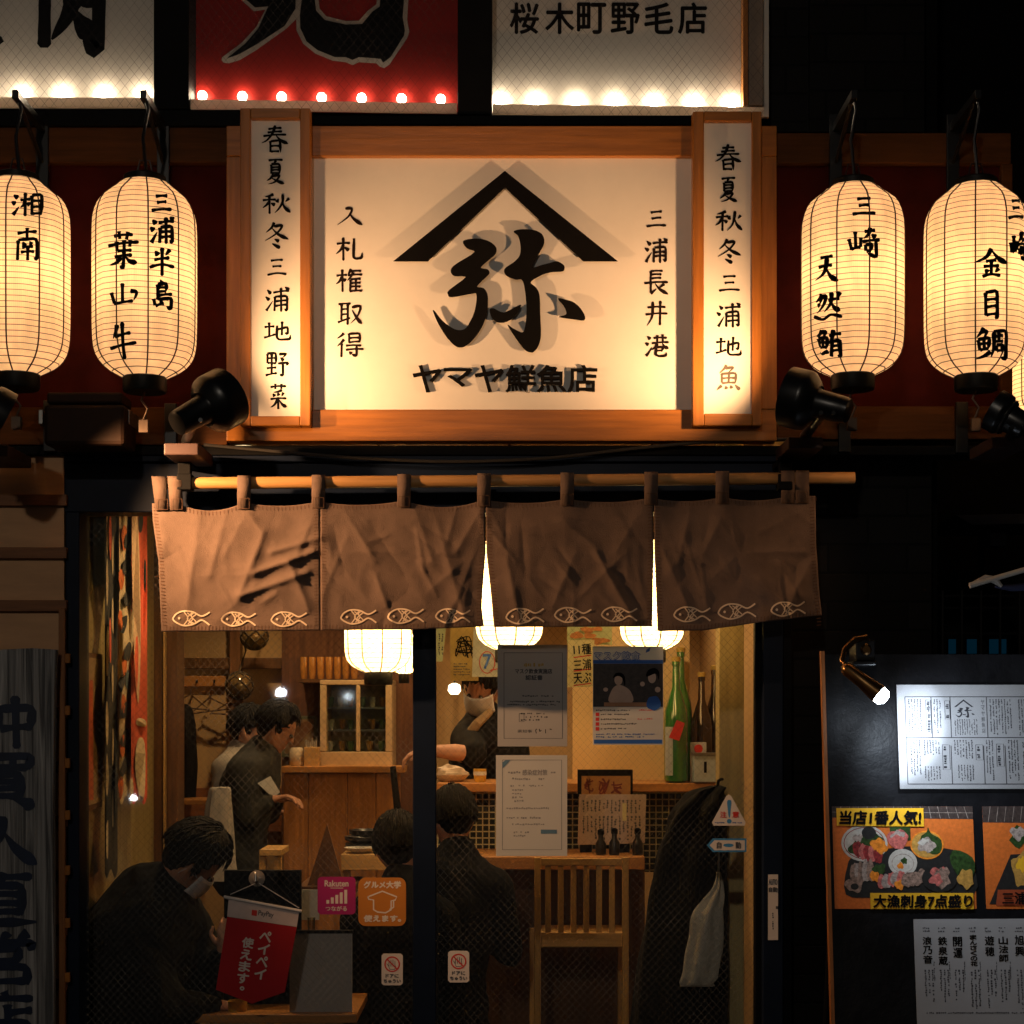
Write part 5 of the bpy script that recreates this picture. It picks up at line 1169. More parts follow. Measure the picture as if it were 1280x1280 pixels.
    blob_mesh('jacket', C, CE, cloth, t, ax_, .012, .007, 2)
    # hair: a shell over the crown and back of the head
    m = MB(); n, q = 40, 22; v = []
    for i in range(q + 1):
        a = math.pi * i / q
        for k in range(n):
            b = 6.28318 * k / n
            dl = Vector((math.sin(a) * math.cos(b), math.sin(a) * math.sin(b), math.cos(a)))   # x: face, y: side, z: up
            low = dl.z < (-.05 if dl.x < .25 else (.28 + .5 * max(0, dl.x - .25)))
            r = 1.0 + .05 * noise.noise(dl * 4 + head) + .035 * noise.noise(Vector((dl.x * 14, dl.y * 14, dl.z * 3)))
            if dl.x > .45 and dl.z < .55: r *= .80
            if dl.z < -.35: r *= .86
            if dl.x > .0 and dl.z < .05: r *= .84
            v.append(head + up * (.028 + .128 * dl.z * r) - f * .012 + f * .112 * dl.x * r + sd * .098 * dl.y * r)
    m.add(v, [(i * n + k, (i + 1) * n + k, (i + 1) * n + (k + 1) % n, i * n + (k + 1) % n) for i in range(q) for k in range(n)])
    for i in range(430):
        dl = Vector((random.gauss(-.25, .6), random.gauss(0, .7), abs(random.gauss(.3, .5)))).normalized()
        if dl.x > .5 and dl.z < .5: continue
        dn = Vector((dl.x + (.25 if dl.x > 0 else -.1), dl.y * 1.12, dl.z - random.uniform(.3, .55))).normalized()
        if dn.x < .3 and dn.z < -.55 or dn.x > .3 and dn.z < .25: continue
        def at(d_, q_): return head + up * (.028 + .128 * d_.z * q_) - f * .012 + f * .112 * d_.x * q_ + sd * .098 * d_.y * q_
        m.tube([at(dl, 1.0), at((dl + dn).normalized(), 1.035), at(dn, random.uniform(.99, 1.05))], [.003, .0045, .0008], 4)
    m.build('hair', hairm or M['hair'], t, smooth=True)
    for s_ in (1, -1):
        m = MB(); m.ball(head + f * .083 + sd * s_ * .032 + up * .012, .011, n=10, m=8); m.build('eye', mat('dark_eye', (.03, .02, .015), .15, spec=.8) if 'dark_eye' not in bpy.data.materials else bpy.data.materials['dark_eye'], t, smooth=True)
    m = MB(); m.tube([head - up * .058 + f * .082 + sd * x for x in (-.022, 0, .022)], .005, 6); m.build('mouth', mat('lip_skin', (.36, .12, .09), .5) if 'lip_skin' not in bpy.data.materials else bpy.data.materials['lip_skin'], t, smooth=True)
    if mask:
        m = MB(); n, q = 18, 8; v = []
        for j in range(q + 1):
            for i in range(n + 1):
                a = -1.25 + 2.5 * i / n; h = .014 - .105 * j / q
                v.append(head + up * h + f * (.105 + .012 * math.sin(math.pi * j / q)) * math.cos(a * .95) + sd * .085 * math.sin(a))
        m.add(v, [(j * (n + 1) + i, j * (n + 1) + i + 1, (j + 1) * (n + 1) + i + 1, (j + 1) * (n + 1) + i) for j in range(q) for i in range(n)]); o = m.build('mask', M['mask'], t, smooth=True)
        sm = o.modifiers.new('thickness', 'SOLIDIFY'); sm.thickness = .002
        m = MB()
        for s_ in (1, -1): m.tube([head + up * .0 + f * .035 + sd * s_ * .083, head + up * .02 - f * .01 + sd * s_ * .092, head - up * .03 - f * .02 + sd * s_ * .09], .0016, 5)
        m.build('mask_loop', M['mask'], t)
    if collar:
        m = MB(); m.lathe(neck + up * .025, [(.066, -.03), (.063, .0), (.058, .004)], 20, axis=up, caps=False); m.build('collar', M['shirt'], t, smooth=True)
    return t
person('man in a black suit and white mask bent over the window table', P(165, 1420, .5), P(238, 1076, .44), (.80, .30, -.55), P(200, 1106, .45), P(172, 1180, .48), P(160, 1290, .50), P(160, 1370, .5),
       [(P(150, 1165, .36), P(205, 1262, .27), P(268, 1256, .36), (.8, .3, -.1), 1.0), (P(222, 1160, .60), P(262, 1235, .60), P(276, 1192, .48), (.25, -.2, .9), 1.0)], M['suit'], mask=True, width=1.5, hs=1.16, collar=True)
person('diner with black hair and dark suit seated at the counter, back turned', P(560, 1420, 1.1), P(566, 1026, 1.12), (-.45, .85, -.25), P(572, 1070, 1.08), P(566, 1135, 1.08), P(562, 1220, 1.08), P(562, 1300, 1.08),
       [(P(506, 1110, 1.10), P(492, 1190, 1.15), P(520, 1170, 1.35), (.2, 1, 0), 1.0), (P(618, 1112, 1.10), P(636, 1190, 1.15), P(606, 1170, 1.35), (-.2, 1, 0), 1.0)], M['suit'], collar=True)
person('customer in a dark green jacket holding a paper at the back', P(318, 1180, 2.3), P(345, 912, 2.4), (.95, .1, -.3), P(328, 940, 2.4), P(312, 985, 2.4), P(300, 1040, 2.4), P(298, 1090, 2.4),
       [(P(305, 965, 2.25), P(312, 1020, 2.2), P(338, 1000, 2.25), (.9, 0, .2), 1.0), (P(325, 962, 2.55), P(335, 1015, 2.55), P(345, 1000, 2.4), (.9, -.2, .1), 1.0)], M['green_jacket'])
person('customer in a pale shirt behind the green jacket', P(300, 1180, 2.9), P(311, 916, 2.9), (.85, -.1, -.15), P(303, 942, 2.9), P(300, 985, 2.9), P(298, 1040, 2.9), P(298, 1090, 2.9),
       [(P(285, 962, 2.75), P(280, 1010, 2.7), P(300, 1020, 2.6), (.9, -.2, 0), 1.0), (P(315, 962, 3.05), P(322, 1010, 3.0), P(335, 1015, 2.9), (.9, 0, 0), 1.0)], M['shirt'])
cook = person('cook in a black T-shirt and mask reaching across the counter', P(600, 1180, 2.45), P(602, 862, 2.36), (-.35, -.75, -.35), P(606, 896, 2.45), P(606, 950, 2.5), P(610, 1020, 2.55), P(612, 1080, 2.6),
       [(P(585, 925, 2.32), P(592, 942, 2.12), P(533, 938, 2.05), (-.9, -.1, -.25), .99), (P(640, 922, 2.5), P(655, 985, 2.45), P(628, 1000, 2.25), (-.7, -.5, 0), .6)], M['coat'], mask=True)
m = MB(); m.tube([P(612, 890, 2.32), P(596, 905, 2.22), P(582, 925, 2.23), P(575, 950, 2.28)], [.02, .024, .026, .026], 8); m.build('apron_strap', mat('tan_apron_cotton', (.30, .19, .09), .9), cook, smooth=True)
pp = MB(); pp.prism(lambda a, b, o=0: P(a, b, 2.2 + (a - 330) * .006 - o), [(322, 979), (338, 970), (350, 990), (342, 998)], 0, .002); tag(pp.build('paper_sheet', M['paper'], None), 'white paper held by the customer in green', 'paper')

person('diner in a dark jacket just left of the door stile, back turned', P(500, 1420, .9), P(500, 1062, .92), (.25, .9, -.35), P(503, 1104, .88), P(500, 1170, .88), P(496, 1260, .88), P(496, 1330, .88),
       [(P(452, 1150, .90), P(440, 1225, .95), P(462, 1200, 1.15), (.3, 1, 0), 1.0), (P(548, 1150, .90), P(562, 1230, .95), P(540, 1200, 1.15), (-.3, 1, 0), 1.0)], M['coat'], hs=1.05)

# ================================================================ lights of the room
M['lantern_in'] = paper_mat('bright_room_lantern_paper', (1.0, .80, .42), 1.6, .0185)
def room_lantern(label, x, bot, r, yc=.52):
    keep = M['lantern']; M['lantern'] = M['lantern_in']
    t = lantern(label, x, bot - 2.15 * r * 1.5, bot, r, .2, [], yc=yc, hang=False, energy=15)
    M['lantern'] = keep; t['group'] = 'paper lanterns inside the room'
    p = P(x, bot - 2.15 * r * 1.5, yc); m = MB(); m.cyl(p, (p.x, p.y, 2.6), .005); m.build('hanging_cord', M['rib'], t)
room_lantern('glowing room lantern at left, left of the door stile', 473, 840, 43)
room_lantern('glowing room lantern in the middle above the grey certificate', 637, 812, 44)
room_lantern('glowing room lantern at right above the green bottles', 815, 812, 42)
room_lantern('glowing far lantern partly behind the door stile', 505, 842, 16, 2.6)
cl_ = thing('ceiling_lamp', 'small lit ceiling lamp over the cook', 'lamp', P(568, 862, 3.0))
m = MB(); m.lathe(P(568, 868, 3.0), [(.02, 0), (.035, .02), (.03, .05), (.01, .06)], 14); m.build('lamp_shade', glow('lit_lamp_glass', (1, .8, .5), 6), cl_, smooth=True)
m = MB(); m.cyl(P(568, 868, 3.0) + Vector((0, 0, .06)), (P(568, 868, 3.0).x, 3.0, 2.6), .006); m.build('lamp_rod', M['black_metal'], cl_)
dl = []
for i, (x, y) in enumerate(((-1.1, .9), (-1.3, 2.6), (-.3, 2.4), (.4, 1.4), (.75, 2.4))):
    t = thing('downlight', 'small round ceiling downlight inside the room', 'lamp', (x, y, 2.58), 'downlights in the ceiling')
    m = MB(); m.lathe((x, y, 2.572), [(.05, 0), (.052, .026), (.04, .026), (.04, .004)], 20, caps=False); m.build('trim_ring', M['steel'], t, smooth=True)
    m = MB(); m.lathe((x, y, 2.585), [(.038, 0), (.038, .012)], 20); m.build('lens', glow('downlight_lens', (1, .72, .38), 4) if 'downlight_lens' not in bpy.data.materials else bpy.data.materials['downlight_lens'], t)
    lamp(t, 'SPOT', (x, y, 2.56), 40, (1.0, .66, .32), 'downlight_beam', .03, aim=(x, y, 0), size=125, blend=.8)

# ================================================================ notices and stickers on the glass
GO = flat(.0535)      # outer face of the sliding door
GW = flat(.0985)      # outer face of the fixed window
def sheet(name, label, cat, sf, x0, y0, x1, y1, mt):
    p = sf((x0 + x1) / 2, y1, 0); t = thing(name, label, cat, p)
    m = MB(); m.slab(sf, x0, y0, x1, y1, 0, .0012); m.build('sheet', mt, t); return t
t = sheet('notice', 'greyish certificate with gold heading, upper of two on the door glass', 'notice', GO, 622, 806, 709, 933, M['paper_grey'])
m = MB(); q = [(630, 816), (703, 816), (703, 923), (630, 923), (630, 816)]
m.ribbon(GO, q, .7, .0016); letter(m, GO, 'マスク飲食実施店', 644, 836, 690, 842, .0016, bold=.25); letter(m, GO, '認証書', 657, 844, 678, 850, .0016, bold=.25); micro(m, GO, 653, 868, 692, 872, 4, .0016); micro(m, GO, 634, 875, 702, 883, 4, .0016); micro(m, GO, 651, 890, 690, 902, 4, .0016, fill=.6); letter(m, GO, '県知事', 647, 912, 665, 916, .0016); 
m.ribbon(GO, [(649, 892), (655, 892), (655, 902), (649, 902), (649, 892)], .6, .0016); m.build('print', M['print'], t)
m = MB(); micro(m, GO, 655, 829, 681, 834, 4, .0016, ragged=0, fat=1.2); m.build('gold_heading', M['gold_print'], t)
m = MB()
for i in range(4): m.ribbon(GO, catmull([(668 + i * 6 + random.random() * 4, 911 + random.random() * 6) for _ in range(3)], 4), .9, .0016)
m.build('signature', M['ink'], t)
t = sheet('notice', 'white printed notice with black border, lower of two on the door glass', 'notice', GO, 620, 944, 709, 1070, M['paper'])
m = MB(); m.ribbon(GO, [(628, 950), (702, 950), (702, 1062), (628, 1062), (628, 950)], .9, .0016)
letter(m, GO, '感染症対策', 653, 962, 684, 969, .0016, bold=.15); micro(m, GO, 635, 963, 651, 969, 5, .0016); micro(m, GO, 686, 963, 696, 969, 5, .0016); micro(m, GO, 640, 971, 690, 976, 5, .0016)
micro(m, GO, 638, 980, 690, 985, 4.5, .0016); micro(m, GO, 640, 985, 655, 1006, 4.6, .0016); micro(m, GO, 633, 1008, 690, 1014, 4.5, .0016); micro(m, GO, 633, 1020, 697, 1025, 4.5, .0016); micro(m, GO, 640, 1028, 688, 1033, 4.5, .0016); micro(m, GO, 642, 1038, 666, 1048, 4.5, .0016)
m.build('print', M['print_lt'], t)
m = MB(); m.poly(GO, [(628, 961), (628, 953), (632, 950), (638, 950)], .0018); m.slab(GO, 676, 1037, 696, 1042, .0013, .0018); m.build('blue_marks', mat('slate_blue_print', (.08, .16, .24), .6), t)
t = sheet('poster', 'mask dining poster with blue title and photo of diners', 'poster', GO, 741, 808, 829, 931, M['paper'])
m = MB(); m.slab(GO, 741.3, 825, 828.7, 829.5, .0013, .0016); m.slab(GO, 742.5, 924.5, 827.5, 929.5, .0013, .0016); micro(m, GO, 745, 916, 826, 923, 3.4, .0018)
letter(m, GO, 'マスク飲食', 743, 814.5, 800, 825, .0014, bold=.9); m.disc(GO, 817, 879, 9, off=.0030, wob=.06); m.poly(GO, [(808, 812), (813, 809), (812, 814), (807, 816)], .0016); m.build('blue_print', M['blue_print'], t)
m = MB(); letter(m, GO, 'マスク飲食', 743.5, 815, 799.5, 824.5, .0019, bold=.1); m.build('title_fill', M['paper'], t)
m = MB(); m.slab(GO, 741.5, 829.6, 828.5, 883.5, .0013, .0016); m.build('photo_ground', mat('dark_photo', (.035, .022, .018), .4, var=.6, scale=60), t)
m = MB(); m.disc(GO, 773, 850, 5, 6.5, .0022); m.poly(GO, catmull([(762, 878), (764, 864), (770, 857), (778, 857), (788, 864), (790, 878)], 4, True), .0020); m.disc(GO, 757, 862, 3, 2.5, .002); m.disc(GO, 815, 847, 5, 7, .0022); m.disc(GO, 803, 855, 3, 3, .0023); m.disc(GO, 822, 862, 3.5, 3.5, .0023); m.build('photo_figures', mat('printed_skin', (.55, .36, .26), .5), t)
m = MB(); m.poly(GO, catmull([(766, 848), (769, 842), (776, 841), (781, 846), (781, 858), (778, 848), (772, 845)], 3, True), .0024); m.poly(GO, catmull([(808, 846), (810, 838), (818, 835), (824, 840), (823, 850), (820, 842)], 3, True), .0024); m.build('photo_hair', M['ink'], t)
m = MB(); m.slab(GO, 755, 878, 812, 883, .0017, .0024); m.build('photo_table', mat('printed_table', (.40, .18, .08), .5), t)
m = MB(); micro(m, GO, 745, 886, 797, 890, 3.6, .0016)
for y in (893, 899, 905, 911): micro(m, GO, 751, y - 2, 795, y + 2, 3.8, .0016)
m.build('print', M['print'], t)
m = MB()
for y in (893, 899, 905, 911): m.slab(GO, 744.5, y - 2.2, 749, y + 2.2, .0013, .0017)
micro(m, GO, 797, 897, 820, 902, 3.4, .0016); micro(m, GO, 799, 886, 822, 889, 3.4, .0016); m.build('red_marks', M['red_print'], t)
lavm = mat('pinkish_lit_sticker', (.66, .60, .56), .5, var=.03)
t = thing('caution_sticker', 'white triangle sticker with blue exclamation mark on the door', 'sticker', GO(911, 1032))
m = MB(); tri = [(911, 993), (914, 995), (932, 1028), (931, 1032), (892, 1032), (890, 1028), (908, 995)]
m.prism(GO, tri, 0, .0012); m.build('sheet', lavm, t)
m = MB(); m.poly(GO, catmull([(909, 1001), (914, 1001), (913.2, 1012), (912.3, 1021), (910.8, 1021), (909.6, 1012)], 3, True), .0016); m.disc(GO, 911.5, 1026.5, 2.9, off=.0016); m.build('exclamation_mark', mat('sky_blue_print', (.05, .24, .52), .5), t)
m = MB(); letter(m, GO, '注', 900, 1014.5, 908, 1022, .0016, bold=.3); letter(m, GO, '意', 915.5, 1014.5, 923.5, 1022, .0016, bold=.3); m.build('red_lettering', M['red_print'], t)
m = MB(); micro(m, GO, 893.5, 1026.5, 907, 1030.5, 3.5, .0016, ragged=0); micro(m, GO, 915.5, 1026.5, 929.5, 1030.5, 3.5, .0016, ragged=0); m.build('small_print', M['blue_print'], t)
t = thing('arrow_sticker', 'blue and white arrow sticker pointing left below the triangle', 'sticker', GO(909, 1065))
m = MB(); m.prism(GO, [(883.5, 1056.5), (891, 1048), (933, 1048), (933, 1065), (891, 1065)], 0, .001); m.build('sheet', bpy.data.materials['sky_blue_print'], t)
m = MB(); m.poly(GO, [(887, 1056.5), (893, 1050.3), (931, 1050.3), (931, 1062.8), (893, 1062.8)], .0014); m.build('white_field', lavm, t)
m = MB(); letter(m, GO, '自', 896, 1052.5, 901.5, 1060.5, .0018, bold=.25); letter(m, GO, '動', 919.5, 1052.5, 926, 1060.5, .0018, bold=.25); m.build('lettering', M['print'], t)
m = MB(); m.disc(GO, 910.5, 1056.5, 6.5, 2.2, .0018); m.build('blue_lens', bpy.data.materials['sky_blue_print'], t)
JF = flat(-.0115)
t = thing('door_label', 'narrow white automatic door label on the navy jamb', 'label', JF(966, 1175))
m = MB(); m.slab(JF, 960, 1093, 972.5, 1175, 0, .001); m.build('sheet', lavm, t)
m = MB(); letter(m, JF, 'AUTO', 961, 1099, 971.5, 1106, .0014, bold=.15); letter(m, JF, '自動', 961, 1109, 971.5, 1115, .0014, bold=.3); letter(m, JF, 'PUSH', 961, 1131, 971.5, 1137, .0014, bold=.15) if False else micro(m, JF, 961, 1131, 971.5, 1137, 6, .0014, ragged=0, fat=.9); micro(m, JF, 964, 1141, 968.5, 1164, 4, .0014, True); m.build('lettering', M['print'], t)
def hand_sticker(label, sf, x0, y0):
    x1, y1 = x0 + 26.5, y0 + 39.5; t = thing('door_caution_sticker', label, 'sticker', sf(x0 + 13, y1), 'no-hands stickers on the glass')
    m = MB(); r = 2.5; m.prism(sf, [(x0 + r, y1), (x1 - r, y1), (x1, y1 - r), (x1, y0 + r), (x1 - r, y0), (x0 + r, y0), (x0, y0 + r), (x0, y1 - r)], 0, .001); m.build('sheet', lavm, t)
    cx, cyy = x0 + 13.2, y0 + 13.2
    m = MB(); letter(m, sf, 'ドアに', cx - 8, y0 + 25.5, cx + 8, y0 + 30, .0014, bold=.3); letter(m, sf, 'ちゅうい', cx - 10.5, y0 + 32, cx + 10.5, y0 + 36.5, .0014, bold=.3)
    for i, (dx, L) in enumerate(((-4, 6), (-1.5, 8), (1, 8.5), (3.5, 7))): m.ribbon(sf, [(cx + dx, cyy + 3), (cx + dx, cyy + 3 - L)], .8, .0013)
    m.ribbon(sf, [(cx - 4.4, cyy + 2), (cx - 3, cyy + 6.5), (cx + 3, cyy + 6.5), (cx + 4.5, cyy + 2)], .8, .00135); m.ribbon(sf, [(cx - 4.4, cyy + 2), (cx - 7, cyy - 1)], .8, .0014); m.build('lettering', M['print'], t)
    m = MB(); m.ring(sf, cx, cyy, 9.8, 1.7, .0016); m.ribbon(sf, [(cx - 6.5, cyy - 6.5), (cx + 6.5, cyy + 6.5)], 1.6, .0017); m.build('red_ring', M['red_print'], t)
hand_sticker('small white no-hands sticker left of the door stile', GW, 477, 1192)
hand_sticker('small white no-hands sticker right of the door stile', GO, 560, 1188.5)
def rsq(x0, y0, x1, y1, r, n=5):
    o = []
    for cx, cyy, a0 in ((x1 - r, y1 - r, 0), (x0 + r, y1 - r, 90), (x0 + r, y0 + r, 180), (x1 - r, y0 + r, 270)):
        o += [(cx + r * math.cos(math.radians(a0 + 90 * i / n)), cyy + r * math.sin(math.radians(a0 + 90 * i / n))) for i in range(n + 1)]
    return o
wht = mat('white_sticker_print', (.70, .62, .56), .5, var=.04)
t = thing('mobile_sticker', 'magenta square sticker with signal bars on the window', 'sticker', GW(421, 1143))
m = MB(); m.prism(GW, rsq(397, 1096, 444.5, 1143, 5), 0, .001); m.build('sheet', mat('magenta_sticker', (.36, .012, .13), .5, var=.06), t)
m = MB(); letter(m, GW, 'Rakuten', 406, 1100.5, 435.5, 1108, .0014, bold=.2); m.ribbon(GW, [(413, 1110), (429, 1110)], .8, .0014); letter(m, GW, 'つながる', 407, 1132.5, 433.5, 1138.5, .0014, bold=.15)
for i in range(5): m.slab(GW, 408 + i * 5.6, 1125 - i * 3.2, 411.6 + i * 5.6, 1129.5, .0011, .0014)
m.build('white_print', wht, t)
t = thing('coupon_sticker', 'orange square sticker with a graduation cap on the window', 'sticker', GW(478, 1157))
m = MB(); m.prism(GW, rsq(448, 1097, 507.5, 1157.5, 9), 0, .001); m.build('sheet', mat('orange_sticker', (.50, .18, .02), .5, var=.06), t)
m = MB(); letter(m, GW, 'グルメ大学', 455, 1101.5, 501, 1110, .0014, bold=.55); letter(m, GW, '使えます。', 455, 1144, 501, 1152, .0014, bold=.55)
cap = [(460, 1121), (478, 1114), (496, 1121), (494, 1125), (489, 1126), (489, 1137), (482, 1141), (472, 1140), (467, 1137), (467, 1125), (461, 1124), (460, 1121)]
m.ribbon(GW, cap, 1.8, .0014); m.ribbon(GW, [(492, 1126), (492, 1134), (487, 1137)], 1.8, .0015); m.build('white_print', wht, t)

# pennant hanging on a suction cup
t = thing('pennant', 'red and white pennant with a pointed tail hanging inside the window', 'pennant', P(325, 1255, .09))
PN = flat(.094); a = .155; ca, sa = math.cos(a), math.sin(a)
def Tp(u, v): return (326 + u * ca - v * sa, 1128 + u * sa + v * ca)
def pnf(u, v, off=0.0): x, y = Tp(u, v); return PN(x, y, off + .004 * math.sin(u * .05))
m = MB(); m.prism(pnf, [(-42, 118), (0, 130), (50, 103) if False else (45, 112), (47, 18), (-46, 18)], 0, .0015)
m = MB(); m.prism(PN, [(270, 1237), (315, 1254.5), (356, 1240), (371, 1159), (284, 1146)], 0, .0015); m.build('red_cloth', mat('red_pennant_cloth', (.42, .006, .010), .7, var=.1), t)
m = MB(); m.prism(PN, [(284, 1145.6), (371, 1158.6), (374, 1139), (286, 1122)], 0, .0016); m.build('white_band', mat('white_pennant_cloth', (.62, .50, .46), .8), t)
m = MB(); m.tube([PN(280, 1121, .002), PN(377, 1139, .002)], .006, 10); m.build('top_rod', M['mask'], t, smooth=True)
m = MB(); m.tube([PN(288, 1118, .002), PN(322, 1103, .002), PN(374, 1135, .002)], .0016, 5); m.build('string', M['mask'], t)
m = MB(); column(m, PN, 'ペイペイ', 333, 1163, 1225, 14, .002, rot=.14, bold=.5); column(m, PN, '使えます。', 311, 1171, 1245, 14, .002, rot=.14, bold=.5); m.build('white_lettering', wht, t)
m = MB(); letter(m, PN, 'PayPay', 323, 1139, 342, 1147, .002, rot=.15, bold=.1); m.build('small_lettering', M['print'], t)
m = MB(); m.prism(PN, [(315, 1137), (321.5, 1138), (321, 1145), (314.5, 1144)], .0017, .0022); m.build('red_logo', M['red_print'], t)
sc_ = thing('suction_cup', 'clear suction cup on the window above the red pennant', 'suction cup', GW(320, 1098))
m = MB(); m.lathe(GW(321, 1098, -.004), [(.030, 0), (.029, -.006), (.016, -.014), (.008, -.022), (.010, -.028), (.002, -.03)], 24, axis=(0, 1, 0)); m.build('cup', mat('clear_rubber', (.35, .30, .25), .08, spec=.8), sc_, smooth=True)
m = MB(); m.tube([GW(321, 1092, .026), GW(321, 1100, .03), GW(322, 1104, .02)], .003, 6); m.build('hook', M['steel'], sc_)

# ================================================================ weathered signboard at the left
sb = thing('wooden_signboard', 'weathered grey wooden signboard with large blue brush writing', 'sign', P(20, 1420, -.12))
wg, tt, bb_ = nodes('weathered_grey_wood'); N = tt.nodes; L = tt.links
tc = N.new("ShaderNodeTexCoord"); mp = N.new("ShaderNodeMapping"); mp.inputs['Scale'].default_value = (16, 16, .45); L.new(tc.outputs['Object'], mp.inputs[0])
n1 = N.new("ShaderNodeTexNoise"); n1.inputs['Scale'].default_value = 3.2; n1.inputs['Detail'].default_value = 8; n1.inputs['Distortion'].default_value = 1.2; L.new(mp.outputs[0], n1.inputs[0])
r = N.new("ShaderNodeValToRGB"); r.color_ramp.elements[0].position = .36; r.color_ramp.elements[0].color = (.07, .07, .072, 1); r.color_ramp.elements[1].position = .66; r.color_ramp.elements[1].color = (.40, .39, .38, 1)
L.new(n1.outputs['Fac'], r.inputs[0]); L.new(r.outputs[0], bb_.inputs['Base Color']); bb_.inputs['Roughness'].default_value = .55
bp = N.new("ShaderNodeBump"); bp.inputs['Strength'].default_value = .8; bp.inputs['Distance'].default_value = .02; L.new(n1.outputs['Fac'], bp.inputs['Height']); L.new(bp.outputs[0], bb_.inputs['Normal'])
WB = flat(-.13)
m = MB(); m.prism(WB, [(-60, 1430), (66, 1430), (67, 1200), (66, 1000), (68, 860), (70, 812), (40, 810), (0, 812), (-60, 811)], 0, -.035); m.build('board', wg, sb, bev=.003)
m = MB()
for i, c in enumerate('仲買人直営店'): brush(m, WB, c, -40, 868 + i * 74, 50, 936 + i * 74, 11, .0015, 2)
m.build('brush_lettering', mat('blue_gloss_paint', (.006, .016, .045), .3, var=.3, spec=.7), sb)
for y in (822, 887, 953, 1018, 1087, 1153, 1221):
    m = MB(); m.pbox(77, y - 5, 87, y + 7, -.045, -.03); m.build('fixing', M['frame_wood'], cl, bev=.002)

# ================================================================ menu board at the right
BL = lean(-.42, 818, -.60, 1280); kx = S(-.51)
def BR(px, py, off=0.0):
    p = BL(px, py, off); return Vector(((px - 640) / kx, p.y, p.z))
mb_ = thing('menu_board', 'leaning black menu board with wooden edge right of the door', 'menu board', BR(1180, 1410))
m = MB(); m.prism(BR, [(1037, 1420), (1420, 1420), (1420, 818), (1037, 818)], 0, -.02); m.build('board', mat('scuffed_black_board', (.005, .005, .006), .45, var=.8, scale=5, bump=.6, spec=.16), mb_)
m = MB(); m.prism(BR, [(1032.5, 1420), (1036.8, 1420), (1036.8, 814), (1032.5, 814)], .004, -.026); m.build('edge_strip', wood('orange_edge_wood', (.30, .11, .03), 'z', .5), mb_)
for x in (1060, 1390):
    m = MB(); a = BR(x, 870, -.03); m.cyl(a, (a.x, a.y + .36, .02), .014); m.build('rear_leg', M['black'], mb_)
def bsheet(name, label, cat, x0, y0, x1, y1, mt, tilt=0, off=.0):
    t = thing(name, label, cat, BR((x0 + x1) / 2, y1))
    m = MB(); m.prism(BR, [(x0, y1 + tilt), (x1, y1), (x1, y0), (x0, y0 + tilt)], off + .0006, off + .0016); m.build('sheet', mt, t); return t
t = bsheet('menu_sheet', 'white printed menu sheet in plastic lit by the clamp lamp', 'menu', 1127, 856, 1306, 986, mat('bright_white_paper', (.80, .80, .79), .4, var=.03))
m = MB(); o = .0022
H = [(1137, 871, 1300, 871), (1137, 922, 1300, 922), (1137, 980, 1300, 980)]
for a, b, c, d_ in H: m.ribbon(BR, [(a, b), (c, d_)], 1.0, o)
for x, a, b in ((1137, 871, 980), (1170, 871, 922), (1194, 871, 922), (1240, 871, 922), (1193, 932, 980), (1234, 932, 980), (1261, 932, 980), (1300, 871, 980)): m.ribbon(BR, [(x, a), (x, b)], 1.0, o)
e = lambda x, y: (1211 + (x - 631) * .088, 884 + (y - 330) * .085)
m.prism(BR, [e(631, 216), e(772, 328), e(740, 328), e(631, 240), e(522, 328), e(490, 328)], .0017, o)
for E in (E1, E2, E3, E4): m.poly(BR, [(1198.5 + a / 1280 * 27, 882 + b / 1097 * 16) for a, b in E], o + .0002)
micro(m, BR, 1198, 899, 1230, 919, 3, o, True, ragged=.1); column(m, BR, 'ヤマヤ鮮魚店', 1235, 874, 917, 4.5, o)
for a, b, c, d_ in ((1140, 874, 1160, 918), (1172, 874, 1186, 918), (1243, 874, 1275, 918), (1279, 874, 1299, 918), (1141, 925, 1156, 977), (1158, 925, 1182, 945), (1158, 958, 1180, 977), (1196, 925, 1222, 950), (1200, 956, 1222, 977), (1236, 925, 1248, 977), (1264, 925, 1280, 977), (1282, 925, 1298, 977)): micro(m, BR, a, b, c, d_, 3.6, o, True, ragged=.3)
for x0, y0, x1, y1 in ((1163, 875, 1169, 917), (1187, 876, 1193, 899), (1182, 931, 1191, 962), (1224, 931, 1233, 950), (1250, 930, 1259, 958)):
    m.ribbon(BR, [(x0, y0), (x1, y0), (x1, y1), (x0, y1), (x0, y0)], .6, o + .0003); micro(m, BR, x0 + 1, y0 + 2, x1 - 1, y1 - 2, 4.4, o, True, ragged=0, fat=.9)
m.build('print', M['print'], t)
m = MB(); m.prism(BR, [(1124, 991), (1310, 990), (1310, 853), (1124, 853)], .0026, .0032); m.build('plastic_sleeve', clear('sleeve_plastic', (.97, .97, .98), .10), t)

